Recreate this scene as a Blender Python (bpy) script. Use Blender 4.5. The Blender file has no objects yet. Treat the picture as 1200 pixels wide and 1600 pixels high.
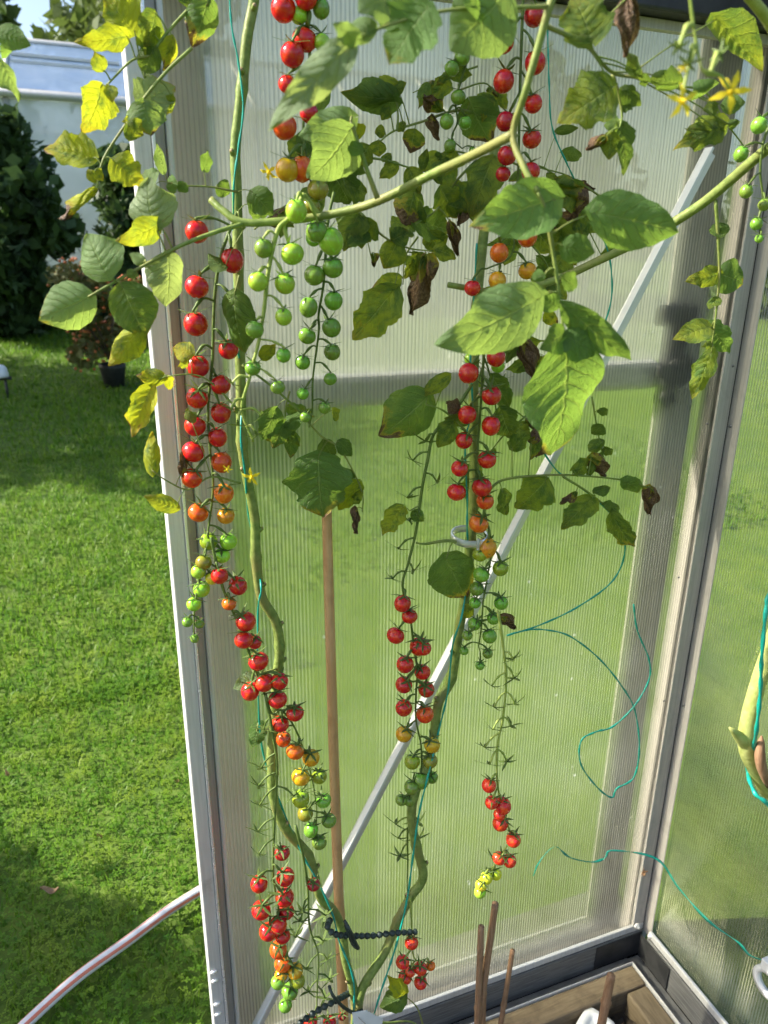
import bpy, math, random
import numpy as np
from mathutils import Vector, Matrix

random.seed(7); rng = np.random.default_rng(7)
scene = bpy.context.scene
COL = scene.collection
rad = math.radians

# ------------------------------------------------------------------ camera
FPX, CAM_H, CAM_D = 1150.0, 1.2, 0.815
YAW, PITCH, ROLL = rad(69.0), rad(19.35), rad(0.65)
cf = Vector((math.cos(YAW)*math.cos(PITCH), math.sin(YAW)*math.cos(PITCH), -math.sin(PITCH)))
r0 = Vector((math.sin(YAW), -math.cos(YAW), 0)); u0 = r0.cross(cf)
cr = r0*math.cos(ROLL) + u0*math.sin(ROLL); cu = -r0*math.sin(ROLL) + u0*math.cos(ROLL)
CAM = Vector((0, -CAM_D, CAM_H))
cam = bpy.data.cameras.new('camera'); cam_o = bpy.data.objects.new('camera', cam); COL.objects.link(cam_o)
M = Matrix((cr, cu, -cf)).transposed().to_4x4(); M.translation = CAM
cam_o.matrix_world = M
cam.sensor_fit = 'VERTICAL'; cam.sensor_height = 36; cam.lens = FPX/1600*36
cam.clip_start = 0.01; cam.clip_end = 500
cam.dof.use_dof = True; cam.dof.focus_distance = 0.86; cam.dof.aperture_fstop = cam.lens/3.0
scene.camera = cam_o

# ------------------------------------------------------------------ sky, sun, exposure
SUN_EL, SUN_VEC = rad(37), Vector((-0.95, 0.31, 0)).normalized()
world = bpy.data.worlds.new('World'); scene.world = world; world.use_nodes = True
wn = world.node_tree.nodes; wl = world.node_tree.links
bg = wn['Background']; sky = wn.new('ShaderNodeTexSky'); sky.sky_type = 'NISHITA'; sky.sun_disc = False
sky.sun_elevation = SUN_EL; sky.sun_rotation = math.atan2(SUN_VEC.x, SUN_VEC.y)
sky.air_density = 1.0; sky.dust_density = 2.5; sky.ozone_density = 1.0
wl.new(sky.outputs[0], bg.inputs[0]); bg.inputs[1].default_value = 0.125
sun = bpy.data.lights.new('sun', 'SUN'); sun.energy = 5.0; sun.angle = rad(0.6); sun.color = (1, 0.94, 0.84)
sun_o = bpy.data.objects.new('sun', sun); COL.objects.link(sun_o)
sd = (SUN_VEC*math.cos(SUN_EL) + Vector((0, 0, math.sin(SUN_EL))))
sun_o.rotation_euler = sd.to_track_quat('Z', 'Y').to_euler(); sun_o.location = (-3, 1, 4)
vs = scene.view_settings; vs.view_transform = 'Standard'; vs.look = 'None'; vs.exposure = 1.2; vs.gamma = 1
vs.use_curve_mapping = False
scene.render.engine = 'CYCLES'
cy = scene.cycles
cy.max_bounces = 7; cy.diffuse_bounces = 3; cy.glossy_bounces = 2; cy.transmission_bounces = 5; cy.transparent_max_bounces = 12
cy.use_adaptive_sampling = True; cy.adaptive_threshold = .03
cy.use_denoising = True; cy.sample_clamp_indirect = 4.0; cy.caustics_refractive = True; cy.caustics_reflective = False
cy.blur_glossy = 0.5

# ------------------------------------------------------------------ point helpers (photo pixel + distance from the wall -> point in the place)
def ray(x, y): return cf*FPX + cr*(x-600) - cu*(y-800)
def P(x, y, d=0.0):
    v = ray(x, y); return CAM + v*((-d-CAM.y)/v.y)
def PX(x, y, X):
    v = ray(x, y); return CAM + v*(X/v.x)
def PZ(x, y, z):
    v = ray(x, y); return CAM + v*((z-CAM.z)/v.z)
def px_size(p): return (p-CAM).dot(cf)/FPX     # metres per photo pixel at that point
def lawn_z(y): return -0.05 + max(0.0, y-1.5)*0.086 if y < 9 else -0.05+7.5*0.086

# ------------------------------------------------------------------ mesh helpers
class MB:
    def __init__(s): s.v = []; s.f = []; s.m = []; s.mi = 0
    def add(s, vs_, fs):
        o = len(s.v); s.v += [tuple(q) for q in vs_]; s.f += [tuple(i+o for i in f) for f in fs]; s.m += [s.mi]*len(fs); return s
    def box(s, a, b):
        x0, x1 = sorted((a[0], b[0])); y0, y1 = sorted((a[1], b[1])); z0, z1 = sorted((a[2], b[2]))
        return s.add([(x0,y0,z0),(x1,y0,z0),(x1,y1,z0),(x0,y1,z0),(x0,y0,z1),(x1,y0,z1),(x1,y1,z1),(x0,y1,z1)],
              [(0,3,2,1),(4,5,6,7),(0,1,5,4),(1,2,6,5),(2,3,7,6),(3,0,4,7)])
    def tube(s, pts, rs, n=7, cap=True):
        pts = [Vector(p) for p in pts]
        if not hasattr(rs, '__len__'): rs = [rs]*len(pts)
        t0 = (pts[1]-pts[0]).normalized(); a = t0.orthogonal().normalized()
        V = []; 
        for i, p in enumerate(pts):
            t = (pts[min(i+1, len(pts)-1)]-pts[max(i-1, 0)])
            t = t.normalized() if t.length > 1e-9 else t0
            a = a - t*a.dot(t); a = a.normalized() if a.length > 1e-6 else t.orthogonal().normalized(); b = t.cross(a)
            for k in range(n):
                an = 2*math.pi*k/n; V.append(p + (a*math.cos(an)+b*math.sin(an))*rs[i])
        Fs = []
        for i in range(len(pts)-1):
            for k in range(n):
                Fs.append((i*n+k, i*n+(k+1)%n, (i+1)*n+(k+1)%n, (i+1)*n+k))
        if cap: Fs.append(tuple(range(n-1, -1, -1))); Fs.append(tuple((len(pts)-1)*n+k for k in range(n)))
        return s.add(V, Fs)
    def mesh(s, name, mats, smooth=True):
        me = bpy.data.meshes.new(name); me.from_pydata(s.v, [], s.f)
        for m_ in (mats if isinstance(mats, (list, tuple)) else [mats]): me.materials.append(m_)
        if any(s.m): me.polygons.foreach_set('material_index', s.m)
        me.polygons.foreach_set('use_smooth', [smooth]*len(s.f)); me.update(); return me
    def build(s, name, mats, parent=None, smooth=True, bevel=0):
        return obj(name, s.mesh(name, mats, smooth), parent, bevel)
def obj(name, me, parent=None, bevel=0):
    o = bpy.data.objects.new(name, me); COL.objects.link(o)
    if parent: par(o, parent)
    if bevel:
        b = o.modifiers.new('bevel', 'BEVEL'); b.width = bevel; b.segments = 2; b.limit_method = 'ANGLE'; b.angle_limit = rad(40)
    return o
def world_of(o):
    m = Matrix.Translation(o.location) @ o.rotation_euler.to_matrix().to_4x4() @ Matrix.Diagonal((*o.scale, 1))
    if o.rotation_mode == 'QUATERNION': m = Matrix.Translation(o.location) @ o.rotation_quaternion.to_matrix().to_4x4() @ Matrix.Diagonal((*o.scale, 1))
    return (world_of(o.parent) @ o.matrix_parent_inverse @ m) if o.parent else m
def par(o, p): o.parent = p; o.matrix_parent_inverse = world_of(p).inverted()
def tag(o, label=None, cat=None, group=None, kind=None):
    if label: o['label'] = label
    if cat: o['category'] = cat
    if group: o['group'] = group
    if kind: o['kind'] = kind
    return o
def thing(name, loc, label, cat, group=None):
    o = bpy.data.objects.new(name, None); COL.objects.link(o); o.location = loc; o.empty_display_size = .05
    return tag(o, label, cat, group)
def spline(pts, n=6):
    pts = [Vector(p) for p in pts]
    if len(pts) < 3: 
        return [pts[0].lerp(pts[-1], i/n) for i in range(n+1)]
    q = [pts[0]*2-pts[1]] + pts + [pts[-1]*2-pts[-2]]; out = []
    for i in range(1, len(q)-2):
        a, b, c, d = q[i-1:i+3]
        for k in range(n):
            t = k/n; out.append(0.5*((2*b)+(c-a)*t+(2*a-5*b+4*c-d)*t*t+(3*b-a-3*c+d)*t**3))
    out.append(q[-2]); return out
def lerp(a, b, t): return a+(b-a)*t
def radii(n, r0_, r1_, jit=0): return [lerp(r0_, r1_, i/max(1, n-1))*(1+random.uniform(-jit, jit)) for i in range(n)]

# ------------------------------------------------------------------ materials
def nmat(name):
    m = bpy.data.materials.new(name); m.use_nodes = True
    nt = m.node_tree; return m, nt, nt.nodes, nt.links, nt.nodes['Principled BSDF']
def N(nt, typ, **kw):
    n = nt.nodes.new(typ)
    for k, v in kw.items():
        if k.startswith('i_'):
            key = k[2:]; n.inputs[int(key) if key.isdigit() else key.replace('_', ' ')].default_value = v
        else: setattr(n, k, v)
    return n
def math_n(nt, op, a, b=None, c=None, clamp=False):
    n = nt.nodes.new('ShaderNodeMath'); n.operation = op; n.use_clamp = clamp
    for i, x in enumerate((a, b, c)):
        if x is None: continue
        if isinstance(x, (int, float)): n.inputs[i].default_value = x
        else: nt.links.new(x, n.inputs[i])
    return n.outputs[0]
def mixc(nt, f, a, b, mode='MIX'):
    n = nt.nodes.new('ShaderNodeMix'); n.data_type = 'RGBA'; n.blend_type = mode
    for s, x in ((n.inputs[0], f), (n.inputs[6], a), (n.inputs[7], b)):
        if isinstance(x, (int, float)): s.default_value = x
        elif isinstance(x, tuple): s.default_value = (*x, 1) if len(x) == 3 else x
        else: nt.links.new(x, s)
    return n.outputs[2]
def noise(nt, scale, detail=3, rough=.55, vec=None, dist=0):
    n = N(nt, 'ShaderNodeTexNoise', i_Scale=scale, i_Detail=detail, i_Roughness=rough, i_Distortion=dist)
    if vec is not None: nt.links.new(vec, n.inputs['Vector'])
    return n.outputs[0]
def ramp(nt, x, lo, hi):
    n = N(nt, 'ShaderNodeMapRange', clamp=True); n.interpolation_type = 'SMOOTHSTEP'
    nt.links.new(x, n.inputs[0]); n.inputs[1].default_value = lo; n.inputs[2].default_value = hi; return n.outputs[0]
def coords(nt, which='Object'): return nt.nodes.new('ShaderNodeTexCoord').outputs[which]
def bump(nt, h, strength, dist, bsdf):
    b = N(nt, 'ShaderNodeBump', i_Strength=strength, i_Distance=dist); nt.links.new(h, b.inputs['Height'])
    nt.links.new(b.outputs[0], bsdf.inputs['Normal']); return b.outputs[0]

def simple(name, c1, c2, scale=30, rough=.6, metal=0.0, bumpd=0, spec=.5, detail=4, coord='Object', stretch=None):
    m, nt, n, l, b = nmat(name); co = coords(nt, coord)
    if stretch:
        mp = N(nt, 'ShaderNodeMapping'); mp.inputs['Scale'].default_value = stretch; l.new(co, mp.inputs[0]); co = mp.outputs[0]
    f = noise(nt, scale, detail, .6, co)
    l.new(mixc(nt, ramp(nt, f, .3, .7), c1, c2), b.inputs['Base Color'])
    b.inputs['Roughness'].default_value = rough; b.inputs['Metallic'].default_value = metal
    b.inputs['Specular IOR Level'].default_value = spec
    if bumpd: bump(nt, f, 1.0, bumpd, b)
    return m

def leaf_material():
    m, nt, n, l, b = nmat('tomato_leaf')
    uv = coords(nt, 'UV'); sp = N(nt, 'ShaderNodeSeparateXYZ'); l.new(uv, sp.inputs[0])
    v = math_n(nt, 'ABSOLUTE', math_n(nt, 'MULTIPLY_ADD', sp.outputs[0], 2, -1)); u = sp.outputs[1]
    oi = n.new('ShaderNodeObjectInfo'); oc = N(nt, 'ShaderNodeSeparateColor'); l.new(oi.outputs['Color'], oc.inputs[0])
    yel, brn, lum = oc.outputs[0], oc.outputs[1], oc.outputs[2]  # yel: yellowing plus painted sun glow; lum: lightness with painted sky light
    # noise shifted per object
    va = N(nt, 'ShaderNodeVectorMath', operation='ADD'); l.new(uv, va.inputs[0])
    cmb = N(nt, 'ShaderNodeCombineXYZ'); rr = math_n(nt, 'MULTIPLY', oi.outputs['Random'], 37.0); l.new(rr, cmb.inputs[0]); l.new(rr, cmb.inputs[2]); l.new(cmb.outputs[0], va.inputs[1])
    nz = noise(nt, 3.2, 4, .6, va.outputs[0]); nzf = noise(nt, 26, 3, .6, va.outputs[0])
    wob = math_n(nt, 'MULTIPLY', math_n(nt, 'SUBTRACT', nz, .5), .5)
    s = math_n(nt, 'MULTIPLY', math_n(nt, 'SUBTRACT', u, math_n(nt, 'MULTIPLY', math_n(nt, 'POWER', v, 1.3), .26)), 7.0)
    pp = math_n(nt, 'PINGPONG', math_n(nt, 'ADD', s, wob), .5)
    side = math_n(nt, 'SUBTRACT', 1.0, ramp(nt, pp, .0, .085))
    side = math_n(nt, 'MULTIPLY', side, math_n(nt, 'SUBTRACT', 1.0, math_n(nt, 'MULTIPLY', v, .55)))
    mid = math_n(nt, 'SUBTRACT', 1.0, ramp(nt, v, .012, .055))
    vein = math_n(nt, 'MAXIMUM', side, mid)
    vo = N(nt, 'ShaderNodeTexVoronoi', i_Scale=20.0); vo.feature = 'DISTANCE_TO_EDGE'; l.new(va.outputs[0], vo.inputs['Vector'])
    fine = math_n(nt, 'SUBTRACT', 1.0, ramp(nt, vo.outputs[0], .0, .07))
    veinall = math_n(nt, 'MAXIMUM', vein, math_n(nt, 'MULTIPLY', fine, .35))
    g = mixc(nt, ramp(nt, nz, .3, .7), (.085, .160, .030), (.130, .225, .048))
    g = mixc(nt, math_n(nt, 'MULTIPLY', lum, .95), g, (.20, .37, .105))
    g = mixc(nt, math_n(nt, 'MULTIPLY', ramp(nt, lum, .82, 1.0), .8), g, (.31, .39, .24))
    g = mixc(nt, math_n(nt, 'MULTIPLY', veinall, .5), g, (.30, .40, .16))
    yf = math_n(nt, 'MULTIPLY', yel, ramp(nt, math_n(nt, 'ADD', nz, math_n(nt, 'MULTIPLY', yel, .2)), .42, .74))
    g = mixc(nt, yf, g, (.52, .56, .03))
    yo = math_n(nt, 'MULTIPLY', math_n(nt, 'MULTIPLY', yel, .8), ramp(nt, math_n(nt, 'ADD', math_n(nt, 'MULTIPLY', u, .4), nzf), .78, 1.0))
    g = mixc(nt, yo, g, (.55, .27, .02))
    edge = math_n(nt, 'ADD', math_n(nt, 'MULTIPLY', u, .75), math_n(nt, 'MULTIPLY', v, .22))
    bt = math_n(nt, 'ADD', math_n(nt, 'ADD', edge, math_n(nt, 'MULTIPLY', math_n(nt, 'SUBTRACT', nz, .5), .9)), math_n(nt, 'MULTIPLY', brn, 1.0))
    bf = math_n(nt, 'MULTIPLY', ramp(nt, bt, .97, 1.05), ramp(nt, brn, .02, .06))
    halo = math_n(nt, 'MULTIPLY', ramp(nt, bt, .84, .99), ramp(nt, brn, .02, .06))
    g = mixc(nt, math_n(nt, 'MULTIPLY', halo, .75), g, (.5, .38, .05))
    bcol = mixc(nt, ramp(nt, nzf, .35, .7), (.09, .045, .022), (.25, .155, .085))
    g = mixc(nt, bf, g, bcol)
    spots = N(nt, 'ShaderNodeTexVoronoi', i_Scale=6.0); l.new(va.outputs[0], spots.inputs['Vector'])
    spf = math_n(nt, 'MULTIPLY', math_n(nt, 'SUBTRACT', 1.0, ramp(nt, spots.outputs[0], .05, .11)), ramp(nt, brn, .1, .3))
    g = mixc(nt, math_n(nt, 'MULTIPLY', spf, .7), g, (.34, .22, .10))
    l.new(g, b.inputs['Base Color']); b.inputs['Roughness'].default_value = .5; b.inputs['Specular IOR Level'].default_value = .35
    h = math_n(nt, 'ADD', math_n(nt, 'MULTIPLY', veinall, -1.0), math_n(nt, 'MULTIPLY', nzf, .5))
    nrm = bump(nt, h, .9, .0016, b)
    tr = n.new('ShaderNodeBsdfTranslucent'); gm = N(nt, 'ShaderNodeGamma', i_Gamma=.78); l.new(g, gm.inputs[0])
    tcol = mixc(nt, 1.0, gm.outputs[0], (1.0, 1.0, .35), 'MULTIPLY'); l.new(tcol, tr.inputs[0]); l.new(nrm, tr.inputs['Normal'])
    mx = n.new('ShaderNodeMixShader'); l.new(math_n(nt, 'SUBTRACT', .54, math_n(nt, 'MULTIPLY', bf, .38)), mx.inputs[0])
    l.new(b.outputs[0], mx.inputs[1]); l.new(tr.outputs[0], mx.inputs[2]); l.new(mx.outputs[0], n['Material Output'].inputs[0])
    return m

def tomato_material():
    m, nt, n, l, b = nmat('tomato_skin'); co = coords(nt)
    oi = n.new('ShaderNodeObjectInfo')
    va = N(nt, 'ShaderNodeVectorMath', operation='ADD'); l.new(co, va.inputs[0]); l.new(oi.outputs['Location'], va.inputs[1])
    f = noise(nt, 1.6, 3, .5, va.outputs[0]); f2 = noise(nt, 22, 2, .5, va.outputs[0])
    hs = N(nt, 'ShaderNodeHueSaturation'); l.new(oi.outputs['Color'], hs.inputs['Color'])
    l.new(math_n(nt, 'MULTIPLY_ADD', f, .06, .47), hs.inputs['Hue']); l.new(math_n(nt, 'MULTIPLY_ADD', f, .5, .75), hs.inputs['Value'])
    sp = N(nt, 'ShaderNodeSeparateXYZ'); l.new(co, sp.inputs[0])
    c = mixc(nt, math_n(nt, 'MULTIPLY', ramp(nt, f2, .62, .74), .12), hs.outputs[0], (.9, .75, .4))
    mp = N(nt, 'ShaderNodeMapping'); mp.inputs['Scale'].default_value = (5, 5, .5); l.new(va.outputs[0], mp.inputs[0])
    st = noise(nt, 1.5, 2, .5, mp.outputs[0])
    sh = mixc(nt, 1.0, c, (1.12, 1.9, 1.3), 'MULTIPLY')
    c = mixc(nt, math_n(nt, 'MULTIPLY', math_n(nt, 'ADD', ramp(nt, sp.outputs[2], .35, .95), math_n(nt, 'MULTIPLY', ramp(nt, st, .5, .7), .7), clamp=True), .55), c, sh)
    l.new(c, b.inputs['Base Color'])
    b.inputs['Roughness'].default_value = .2; b.inputs['Subsurface Weight'].default_value = .0
    b.inputs['Subsurface Radius'].default_value = (1, .45, .2); b.inputs['Subsurface Scale'].default_value = .004
    b.inputs['Coat Weight'].default_value = .12; b.inputs['Coat Roughness'].default_value = .12
    l.new(math_n(nt, 'MULTIPLY_ADD', ramp(nt, f, .3, .75), .22, .11), b.inputs['Roughness'])
    return m

def translucent_green(name, c1, c2, tc, w=.3, scale=40, rough=.5, coord='Object', bd=0, patch=None):
    m, nt, n, l, b = nmat(name); f = noise(nt, scale, 4, .6, coords(nt, coord))
    oi = n.new('ShaderNodeObjectInfo')
    g = mixc(nt, ramp(nt, f, .3, .7), c1, c2)
    if patch: g = mixc(nt, ramp(nt, noise(nt, patch[1], 3, .6, coords(nt, coord)), .42, .68), g, patch[0])
    l.new(g, b.inputs['Base Color']); b.inputs['Roughness'].default_value = rough; b.inputs['Specular IOR Level'].default_value = .3
    if bd: bump(nt, f, .8, bd, b)
    tr = n.new('ShaderNodeBsdfTranslucent'); tr.inputs[0].default_value = (*tc, 1)
    mx = n.new('ShaderNodeMixShader'); mx.inputs[0].default_value = w
    l.new(b.outputs[0], mx.inputs[1]); l.new(tr.outputs[0], mx.inputs[2]); l.new(mx.outputs[0], n['Material Output'].inputs[0])
    return m

def polycarbonate(name, axis, haze_w, tint=(.93, .95, .94), clear=.58):
    """twin-wall sheet: rough refraction, a share of white scatter (more at the webs) and a share that passes straight through"""
    m, nt, n, l, b = nmat(name); n.remove(b)
    co = coords(nt, 'Object'); sp = N(nt, 'ShaderNodeSeparateXYZ'); l.new(co, sp.inputs[0])
    t = math_n(nt, 'PINGPONG', math_n(nt, 'MULTIPLY', sp.outputs[axis], 1/.0047), .5)
    web = math_n(nt, 'SUBTRACT', 1.0, ramp(nt, t, .03, .2))
    mp = N(nt, 'ShaderNodeMapping'); mp.inputs['Scale'].default_value = (260, 4, 2.2) if axis == 0 else (4, 260, 2.2); l.new(co, mp.inputs[0])
    streak = noise(nt, 1.0, 3, .6, mp.outputs[0])
    dirt = noise(nt, 9.0, 5, .7, co)
    sc = math_n(nt, 'ADD', math_n(nt, 'MULTIPLY', web, .10), math_n(nt, 'MULTIPLY_ADD', streak, .16, haze_w-.08))
    sc = math_n(nt, 'ADD', sc, math_n(nt, 'MULTIPLY', math_n(nt, 'SUBTRACT', dirt, .48), .24), clamp=True)
    spk = N(nt, 'ShaderNodeTexVoronoi', i_Scale=38.0); l.new(co, spk.inputs['Vector'])
    sc = math_n(nt, 'ADD', sc, math_n(nt, 'MULTIPLY', math_n(nt, 'MULTIPLY', math_n(nt, 'SUBTRACT', 1.0, ramp(nt, spk.outputs[0], .05, .13)), ramp(nt, dirt, .5, .6)), .5), clamp=True)
    rf = N(nt, 'ShaderNodeBsdfRefraction', i_Roughness=.7, i_IOR=1.25); rf.inputs[0].default_value = (*tint, 1)
    tp = n.new('ShaderNodeBsdfTransparent')
    tc = mixc(nt, math_n(nt, 'MULTIPLY', math_n(nt, 'MULTIPLY', ramp(nt, t, .25, .42), math_n(nt, 'ADD', streak, .3)), .55), tint, (.45, .45, .42)); l.new(tc, tp.inputs[0]); l.new(tc, rf.inputs[0])
    tl = n.new('ShaderNodeBsdfTranslucent'); tl.inputs[0].default_value = (.86, .87, .83, 1)
    df = n.new('ShaderNodeBsdfDiffuse'); df.inputs[0].default_value = (.80, .80, .76, 1)
    gl = N(nt, 'ShaderNodeBsdfGlossy', i_Roughness=.16); gl.inputs[0].default_value = (1, 1, 1, 1)
    a = n.new('ShaderNodeMixShader'); a.inputs[0].default_value = clear; l.new(rf.outputs[0], a.inputs[1]); l.new(tp.outputs[0], a.inputs[2])
    d2 = n.new('ShaderNodeMixShader'); d2.inputs[0].default_value = .25; l.new(tl.outputs[0], d2.inputs[1]); l.new(df.outputs[0], d2.inputs[2])
    c = n.new('ShaderNodeMixShader'); l.new(sc, c.inputs[0]); l.new(a.outputs[0], c.inputs[1]); l.new(d2.outputs[0], c.inputs[2])
    fr = N(nt, 'ShaderNodeFresnel', i_IOR=1.35)
    e = n.new('ShaderNodeMixShader'); l.new(math_n(nt, 'MULTIPLY', fr.outputs[0], .45), e.inputs[0]); l.new(c.outputs[0], e.inputs[1]); l.new(gl.outputs[0], e.inputs[2])
    h = math_n(nt, 'ADD', math_n(nt, 'MULTIPLY', t, 1.0), math_n(nt, 'MULTIPLY', streak, .5))
    bp = N(nt, 'ShaderNodeBump', i_Strength=.35, i_Distance=.0006); l.new(h, bp.inputs['Height'])
    for x in (rf, gl): l.new(bp.outputs[0], x.inputs['Normal'])
    l.new(e.outputs[0], n['Material Output'].inputs[0])
    return m
def poly_outer_skin():
    m, nt, n, l, b = nmat('sheet_outer_skin'); n.remove(b)
    tp = n.new('ShaderNodeBsdfTransparent'); tp.inputs[0].default_value = (.97, .98, .97, 1)
    gl = N(nt, 'ShaderNodeBsdfGlossy', i_Roughness=.2); mx = n.new('ShaderNodeMixShader'); mx.inputs[0].default_value = .05
    l.new(tp.outputs[0], mx.inputs[1]); l.new(gl.outputs[0], mx.inputs[2]); l.new(mx.outputs[0], n['Material Output'].inputs[0]); return m

def metal(name, c1, c2, rough=.35, m_=.5, stretch=(60, 60, 2), sc=6):
    m, nt, n, l, b = nmat(name); co = coords(nt)
    mp = N(nt, 'ShaderNodeMapping'); mp.inputs['Scale'].default_value = stretch; l.new(co, mp.inputs[0])
    f = noise(nt, sc, 4, .6, mp.outputs[0]); f2 = noise(nt, 14, 5, .7, co)
    c = mixc(nt, ramp(nt, f, .3, .7), c1, c2)
    c = mixc(nt, math_n(nt, 'MULTIPLY', ramp(nt, f2, .55, .8), .5), c, (.22, .20, .17))
    l.new(c, b.inputs['Base Color']); b.inputs['Metallic'].default_value = m_
    l.new(math_n(nt, 'MULTIPLY_ADD', f2, .35, rough-.15), b.inputs['Roughness'])
    bump(nt, f, .12, .0008, b); return m

def wood(name, c1, c2, c3, stretch, sc=5, bd=.0012):
    m, nt, n, l, b = nmat(name); co = coords(nt)
    mp = N(nt, 'ShaderNodeMapping'); mp.inputs['Scale'].default_value = stretch; l.new(co, mp.inputs[0])
    f = noise(nt, sc, 5, .65, mp.outputs[0], .8); f2 = noise(nt, 25, 4, .6, co)
    c = mixc(nt, ramp(nt, f, .3, .7), c1, c2); c = mixc(nt, math_n(nt, 'MULTIPLY', ramp(nt, f2, .5, .75), .6), c, c3)
    l.new(c, b.inputs['Base Color']); b.inputs['Roughness'].default_value = .7; b.inputs['Specular IOR Level'].default_value = .25
    bump(nt, f, .6, bd, b); return m

MT = {}
MT['leaf'] = leaf_material(); MT['tomato'] = tomato_material()
MT['stem'] = translucent_green('vine_stem', (.14, .205, .042), (.27, .345, .09), (.3, .4, .05), .12, 130, bd=.0010, patch=((.25, .25, .08), 22))
MT['truss'] = translucent_green('truss_stalk', (.085, .14, .03), (.15, .21, .05), (.25, .35, .05), .12, 90)
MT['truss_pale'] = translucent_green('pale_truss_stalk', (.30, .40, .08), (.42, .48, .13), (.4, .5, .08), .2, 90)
MT['calyx'] = translucent_green('calyx_green', (.075, .125, .028), (.13, .185, .05), (.2, .3, .05), .2, 150)
MT['petal'] = translucent_green('flower_petal', (.80, .62, .02), (.85, .70, .05), (.9, .75, .05), .4, 90)
MT['cork'] = simple('corky_scar', (.25, .18, .09), (.38, .30, .16), 300, .8)
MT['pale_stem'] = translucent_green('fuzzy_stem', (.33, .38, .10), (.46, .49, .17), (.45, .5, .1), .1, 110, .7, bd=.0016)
MT['poly_outer'] = poly_outer_skin()
MT['poly'] = polycarbonate('twin_wall_sheet', 0, .06, (.97, .96, .82), .42)
MT['poly_right'] = polycarbonate('twin_wall_sheet_side', 1, .035, (.99, .99, .86), .9)
MT['poly_door'] = polycarbonate('door_sheet', 0, .22, (.94, .94, .92), .75)
MT['alu'] = metal('aluminium', (.56, .555, .55), (.66, .655, .65), .45, .3)
MT['alu_smooth'] = metal('smooth_aluminium', (.68, .68, .67), (.72, .72, .71), .4, .5, (3, 3, 3), 4)
MT['alu_bright'] = metal('bright_aluminium', (.80, .80, .80), (.86, .86, .86), .25)
MT['alu_dull'] = metal('dull_aluminium', (.40, .375, .355), (.50, .475, .45), .5, .3)
MT['alu_dirty'] = metal('weathered_aluminium', (.13, .13, .13), (.25, .25, .245), .55, .5, (3, 3, 60))
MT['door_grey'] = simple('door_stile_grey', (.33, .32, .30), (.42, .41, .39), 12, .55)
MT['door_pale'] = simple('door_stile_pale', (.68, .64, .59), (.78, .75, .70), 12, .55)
MT['black'] = simple('black_plastic', (.012, .013, .014), (.03, .03, .032), 40, .5, bumpd=.0008)
MT['dark_grey'] = simple('grey_plastic', (.05, .055, .06), (.08, .085, .09), 40, .45)
MT['white'] = simple('white_plastic', (.72, .73, .74), (.8, .8, .8), 30, .35)
MT['clear'] = simple('clear_clip', (.75, .78, .76), (.85, .88, .86), 30, .15)
_b = MT['clear'].node_tree.nodes['Principled BSDF']; _b.inputs['Transmission Weight'].default_value = .7
MT['twine'] = simple('turquoise_twine', (.004, .26, .20), (.01, .38, .29), 900, .35)
MT['bamboo'] = wood('bamboo', (.52, .29, .13), (.64, .40, .20), (.36, .19, .08), (40, 40, 3), 4, .0004)
MT['twig'] = wood('dry_cane', (.24, .13, .07), (.36, .22, .13), (.12, .07, .045), (60, 60, 4), 4, .0006)
MT['timber'] = wood('timber', (.13, .098, .06), (.20, .155, .10), (.05, .038, .027), (4, 50, 50), 3, .0012)
MT['soil'] = simple('soil', (.018, .013, .009), (.06, .045, .03), 60, .95, bumpd=.006, detail=6)
MT['paving'] = simple('concrete', (.13, .12, .10), (.24, .22, .19), 18, .85, bumpd=.004, detail=6)
MT['lawn'] = simple('lawn_earth', (.065, .125, .009), (.115, .175, .016), 7, .9, bumpd=.02, detail=6)
MT['grass'] = translucent_green('grass_blade', (.034, .112, .006), (.14, .275, .016), (.20, .38, .035), .4, 55, patch=((.20, .28, .024), 9))
MT['bush'] = translucent_green('dark_foliage', (.028, .055, .018), (.065, .115, .034), (.07, .13, .03), .25, 2.5)
MT['tree'] = translucent_green('light_foliage', (.06, .095, .025), (.11, .15, .045), (.14, .2, .04), .3, 1.5)
MT['autumn'] = translucent_green('autumn_foliage', (.08, .11, .03), (.17, .17, .05), (.2, .16, .05), .3, 8)
MT['berry'] = simple('orange_berries', (.5, .10, .02), (.62, .2, .05), 30, .4)
MT['bark'] = wood('bark', (.09, .065, .045), (.15, .11, .08), (.05, .04, .03), (12, 12, 2), 5, .01)
MT['hose_white'] = simple('hose_white', (.62, .62, .62), (.74, .73, .72), 60, .4)
MT['hose_red'] = simple('hose_stripe', (.62, .17, .10), (.7, .22, .14), 60, .4)
MT['soap'] = simple('painted_white', (.62, .64, .65), (.74, .75, .75), 5, .5)
def glass_far(name, ca, cb, tcol=(.8, .86, .9)):
    m, nt, n, l, b = nmat(name); f = noise(nt, 1.3, 4, .6, coords(nt))
    l.new(mixc(nt, ramp(nt, f, .35, .65), ca, cb), b.inputs['Base Color'])
    b.inputs['Roughness'].default_value = .12; b.inputs['Transmission Weight'].default_value = .2; b.inputs['IOR'].default_value = 1.3
    tr = n.new('ShaderNodeBsdfTranslucent'); tr.inputs[0].default_value = (*tcol, 1); tp = n.new('ShaderNodeBsdfTransparent'); a1 = n.new('ShaderNodeMixShader'); a1.inputs[0].default_value = .5; l.new(tr.outputs[0], a1.inputs[1]); l.new(tp.outputs[0], a1.inputs[2])
    a2 = n.new('ShaderNodeMixShader'); a2.inputs[0].default_value = .55; l.new(b.outputs[0], a2.inputs[1]); l.new(a1.outputs[0], a2.inputs[2]); l.new(a2.outputs[0], n['Material Output'].inputs[0])
    bump(nt, noise(nt, 2.0, 2, .5, coords(nt), 1.5), .4, .06, b); return m
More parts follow.
